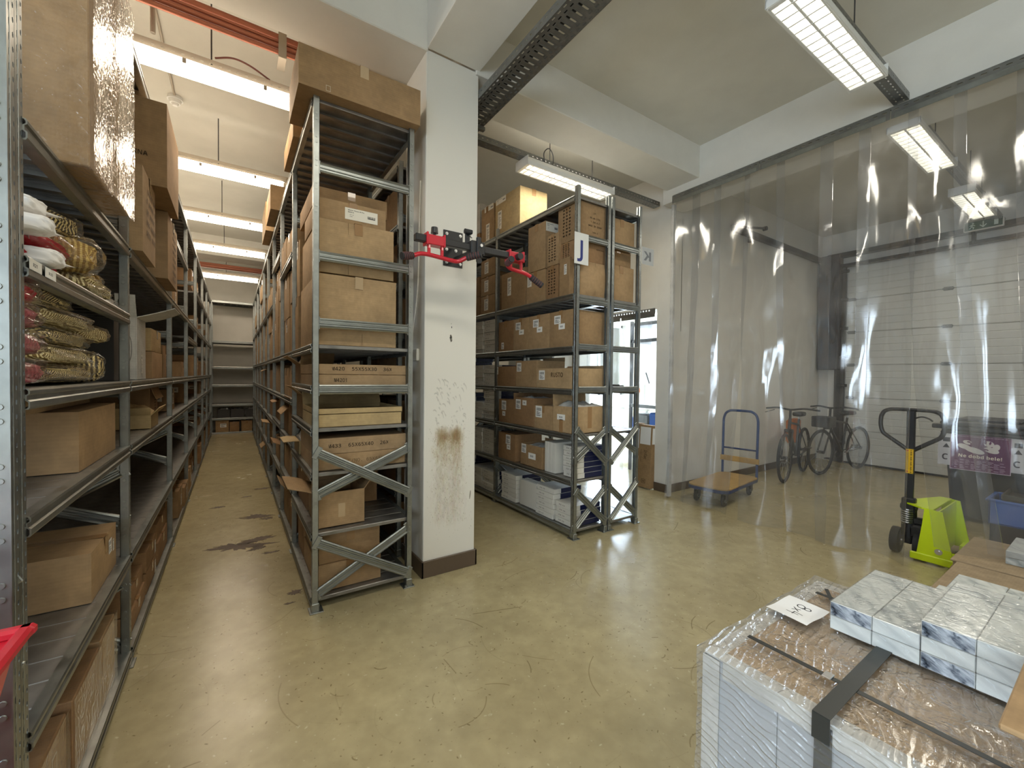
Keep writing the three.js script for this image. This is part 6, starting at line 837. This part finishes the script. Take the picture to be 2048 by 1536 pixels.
// ───────── pull-up bar on the pillar ─────────
{
  const g = base('pull_up_bar', [1.295, 2.295, -2.72]); tag(g, 'black and red pull-up bar bolted to the white pillar', 'pull-up bar');
  mesh('wall_plate', bx(0.15, 0.25, 0.006, 0, 0, 0.004, 0.002), M.black, g);
  for (const [x, y] of [[-0.05, 0.10], [0.055, 0.10], [-0.05, -0.01], [-0.05, -0.10], [0.055, -0.10], [0.02, -0.01]]) mesh('bolt', [cyl(0.011, 0.011, 0.004, x, y, 0.009, Math.PI / 2), cyl(0.007, 0.007, 0.008, x, y, 0.012, Math.PI / 2, 0, 0, 6)], M.steel, g);
  mesh('support_arm', [rod([0.01, 0.03, 0.005], [0.01, -0.04, 0.30], 0.017, 4), rod([0.01, -0.07, 0.005], [0.01, -0.08, 0.30], 0.015, 4)], M.black, g);
  const zb = 0.32, yb = -0.075;
  mesh('bar', bx(0.80, 0.042, 0.042, 0.0, yb, zb, 0.004), M.black, g);
  mesh('centre_clamp', [bx(0.10, 0.085, 0.075, 0.01, yb, zb, 0.006), bx(0.03, 0.15, 0.02, 0.01, yb - 0.01, zb + 0.04, 0.004), bx(0.03, 0.12, 0.02, -0.04, yb + 0.05, zb - 0.02, 0.004), cyl(0.016, 0.016, 0.05, -0.045, yb + 0.10, zb, 0, 0, Math.PI / 2), cyl(0.018, 0.018, 0.012, 0.01, yb - 0.085, zb + 0.045, Math.PI / 2)], M.black, g); mesh('clamp_bolt', [cyl(0.010, 0.010, 0.014, -0.035, yb + 0.065, zb + 0.03, Math.PI / 2), cyl(0.010, 0.010, 0.014, 0.02, yb + 0.01, zb + 0.055, Math.PI / 2)], M.steel, g);
  for (const [x, d] of [[-0.275, -1], [0.315, 1]]) {
    mesh('sliding_clamp', [bx(0.115, 0.06, 0.062, x, yb - 0.004, zb, 0.004), bx(0.012, 0.075, 0.07, x - 0.055, yb, zb, 0.003), bx(0.012, 0.075, 0.07, x + 0.055, yb, zb, 0.003)], M.red, g);
    const ky = d < 0 ? 1 : 0; mesh('knob', d < 0 ? [cyl(0.020, 0.023, 0.036, x, yb + 0.062, zb, 0, 0, 0, 12), rod([x, yb + 0.03, zb], [x, yb + 0.06, zb], 0.008)] : [cyl(0.023, 0.023, 0.034, x + 0.0, yb - 0.01, zb + 0.055, Math.PI / 2, 0, 0, 12)], M.black, g);
    for (const q of [-0.04, 0.045]) mesh('hanger_lug', bx(0.016, 0.075, 0.02, x + q, yb - 0.055, zb + 0.012, 0.003), M.red, g);
    const y2 = yb - 0.095, pts = d < 0 ? [[x - 0.22, y2 - 0.045, zb + 0.05], [x - 0.15, y2 - 0.028, zb + 0.035], [x - 0.095, y2 - 0.004, zb + 0.02], [x - 0.03, y2, zb + 0.015], [x + 0.10, y2 - 0.012, zb + 0.02], [x + 0.15, y2 - 0.012, zb + 0.03], [x + 0.19, y2 + 0.01, zb + 0.06], [x + 0.26, y2 + 0.03, zb + 0.12]] : [[x - 0.11, y2 + 0.035, zb + 0.13], [x - 0.10, y2 + 0.02, zb + 0.06], [x - 0.06, y2 + 0.004, zb + 0.03], [x, y2, zb + 0.015], [x + 0.07, y2 - 0.01, zb + 0.02], [x + 0.115, y2 - 0.03, zb + 0.03], [x + 0.20, y2 - 0.085, zb + 0.05]];
    mesh('grip_tube', tb(pts, 0.0135, { seg: 60 }), M.red, g);
    const end = d < 0 ? [[pts[0], pts[1]], [pts[7], pts[6]]] : [[pts[6], pts[5]], [pts[0], pts[1]]];
    for (const [a, b] of end) { const gr = mesh('foam_grip', rod(a, b, 0.021, 14), M.rubber, g); const A = V(...a), B = V(...b), dir = B.clone().sub(A).normalize(), rings = []; for (let k = 1; k < 6; k++) { const c = A.clone().lerp(B, k / 6), tg = new THREE.TorusGeometry(0.0212, 0.0018, 5, 16); tg.applyQuaternion(new THREE.Quaternion().setFromUnitVectors(V(0, 0, 1), dir)); tg.translate(c.x, c.y, c.z); rings.push(muv(tg)); } mesh('grip_rings', rings, std({ color: new THREE.Color(0.18, 0.05, 0.05), roughness: 0.6 }), gr); }
  }
}
// ───────── the lab beyond the doorway ─────────
{
  const leanB = (label, x, z, w, h, d, tz, st, mat, tone) => { const g = carton(label, [x - w / 2, x + w / 2, 0.012, z - d / 2, z + d / 2, h], { tone, tape: 0, bulge: 0, st, mat }); g.rotation.z = tz; return g; };
  const inf = printed('infac', 96, 384, (c, w, h) => { c.clearRect(0, 0, w, h); c.fillStyle = 'rgba(25,20,16,.85)'; c.save(); c.translate(42, 40); c.rotate(Math.PI / 2); c.font = '40px sans-serif'; c.fillText('Infac', 0, 0); c.font = '12px sans-serif'; c.fillText('packing for long parts', 0, 34); c.restore(); c.lineWidth = 3; c.strokeStyle = 'rgba(25,20,16,.85)'; c.strokeRect(28, 322, 36, 36); c.beginPath(); c.moveTo(34, 330); c.lineTo(58, 350); c.moveTo(58, 330); c.lineTo(34, 350); c.stroke(); }, { transparent: true, roughness: 0.8 });
  leanB('tall narrow carton with a white sheet, leaning by the doorway jamb', 4.36, -3.46, 0.09, 0.79, 0.20, -0.05, [['+z', M.paper, 0.0, 0.26, 0.08, 0.2], ['-x', M.paper, 0.0, 0.26, 0.16, 0.22], ['-x', inf, 0.0, -0.12, 0.15, 0.5]], undefined, 1);
  leanB('tall narrow carton with pale windows leaning beside the other', 4.40, -3.62, 0.06, 0.80, 0.10, -0.05, [['-x', M.paper, 0.0, 0.2, 0.05, 0.25], ['-x', M.paper, 0.0, -0.15, 0.05, 0.25]], undefined, 3);
  const s = base('storage_shelf', [5.5, 0, -3.95]); tag(s, 'dark metal storage shelf seen through the bright doorway', 'shelf'); for (const x of [-0.45, 0.45]) for (const z of [-0.35, 0.35]) mesh('post', bx(0.04, 2.25, 0.04, x, 1.125, z, 0.002), M.greyDark, s); for (const y of [0.35, 0.62, 0.98, 1.95, 2.2]) mesh('shelf_board', bx(0.94, 0.05, 0.74, 0, y, 0, 0.004), y > 1.5 ? M.greyDark : M.zincDark, s);
  const pr = (name, label, cat, g, m) => tag(mesh(name, g, m), label, cat);
  pr('plastic_box', 'blue plastic box on the lab shelf', 'box', bx(0.4, 0.22, 0.3, 5.3, 0.78, -3.86, 0.02), M.blue); pr('plastic_box', 'grey plastic box beside the blue one on the lab shelf', 'box', bx(0.3, 0.2, 0.22, 5.25, 0.76, -4.16, 0.02), M.zincDark);
  pr('device', 'small cream device standing on the lab shelf', 'device', [bx(0.18, 0.22, 0.14, 5.2, 1.12, -3.72, 0.02), bx(0.05, 0.05, 0.01, 5.1, 1.15, -3.72, 0.003)], M.white); pr('plastic_box', 'flat dark box on the upper lab shelf', 'box', bx(0.3, 0.12, 0.2, 5.35, 2.04, -3.8, 0.01), M.bin);
  const tb2 = base('work_table', [6.6, 0, -5.1]); tag(tb2, 'white work table in the lab beyond the doorway', 'table'); mesh('table_top', bx(1.7, 0.03, 1.1, 0, 0.86, 0, 0.004), M.whiteMat, tb2); for (const x of [-0.8, 0.8]) for (const z of [-0.5, 0.5]) mesh('leg', bx(0.04, 0.845, 0.04, x, 0.4225, z, 0.003), M.zinc, tb2); mesh('under_shelf', bx(1.6, 0.02, 1.0, 0, 0.35, 0, 0.003), M.whiteMat, tb2);
  const mc = base('lab_machine', [6.3, 0.876, -5.05]); tag(mc, 'white machine with small label on the lab table', 'machine'); mesh('body', bx(0.5, 0.42, 0.4, 0, 0.21, 0, 0.02), M.whiteMat, mc); mesh('panel', bx(0.01, 0.08, 0.14, -0.255, 0.3, 0.03, 0.003), M.orange, mc); mesh('arm', rod([0, 0.42, 0.1], [-0.1, 0.62, 0.1], 0.015), M.greyDark, mc);
  pr('plastic_box', 'pale blue box on the lab table', 'box', bx(0.3, 0.16, 0.25, 7.0, 0.957, -4.9, 0.01), M.blue); pr('plastic_box', 'dark box beneath the lab table top', 'box', bx(0.5, 0.3, 0.4, 6.5, 0.512, -5.1, 0.01), M.blue);
  [[7.25, 1.75, M.bin, 'dark square notice on the lab wall, upper'], [7.25, 1.45, M.greyDark, 'dark square notice on the lab wall, lower']].forEach(([x, y, m, l]) => pr('notice', l, 'notice', bx(0.18, 0.22, 0.006, x - 0.9, y, -3.37 - 0.006, 0.001), m));
  const lk = base('tall_cabinet', [4.05, 0, -5.3]); tag(lk, 'tall pale cabinet behind the racks by the doorway', 'cabinet'); mesh('body', bx(0.62, 1.95, 0.85, 0, 0.975, 0, 0.006), M.whiteMat, lk); for (const q of [-1, 1]) { const d = mesh('door', bx(0.006, 1.88, 0.41, -0.313, 0.98, q * 0.211, 0.002), M.whiteMat, lk); mesh('handle', bx(0.02, 0.12, 0.012, -0.325, 1.05, q * 0.04, 0.003), M.zincDark, d); }
}
// ───────── what stands on the end rack ─────────
{ const zf = -11.76; [[-0.30, -0.06, 'crumpled'], [-0.05, 0.22, 'full'], [0.25, 0.52, 'bulging']].forEach(([a, b, w], k) => { const g = base('storage_bin', [(a + b) / 2, 0.363, zf - 0.15]); tag(g, `clear plastic storage bin with small parts on the end rack, ${['first', 'middle', 'last'][k]}`, 'storage bin', undefined); const W = b - a - 0.01; mesh('walls', [bx(W, 0.2, 0.006, 0, 0.1, 0.14, 0.002), bx(W, 0.2, 0.006, 0, 0.1, -0.14, 0.002), bx(0.006, 0.2, 0.28, W / 2, 0.1, 0, 0.002), bx(0.006, 0.2, 0.28, -W / 2, 0.1, 0, 0.002), bx(W, 0.006, 0.28, 0, 0.003, 0, 0)], M.greyDark, g); mesh('contents', heap(W - 0.02, 0.2, 0.25, k + 70), [M.paper, M.whiteCard, M.paper][k], g).position.y = 0.02; });
  [[-0.34, -0.08, 0.27, 0], [-0.07, 0.12, 0.23, 3], [0.16, 0.38, 0.25, 1], [0.41, 0.58, 0.23, 4]].forEach(([a, b, h, t], k) => carton(`brown carton low on the end rack, ${ord[k]} from the wall side`, [a, b, 0.034, zf - 0.35, zf, h], { tone: t, st: k === 0 ? [['+z', P.code, 0.02, 0.02, 0.12, 0.09]] : [] })); }
renderer.render(scene, camera);
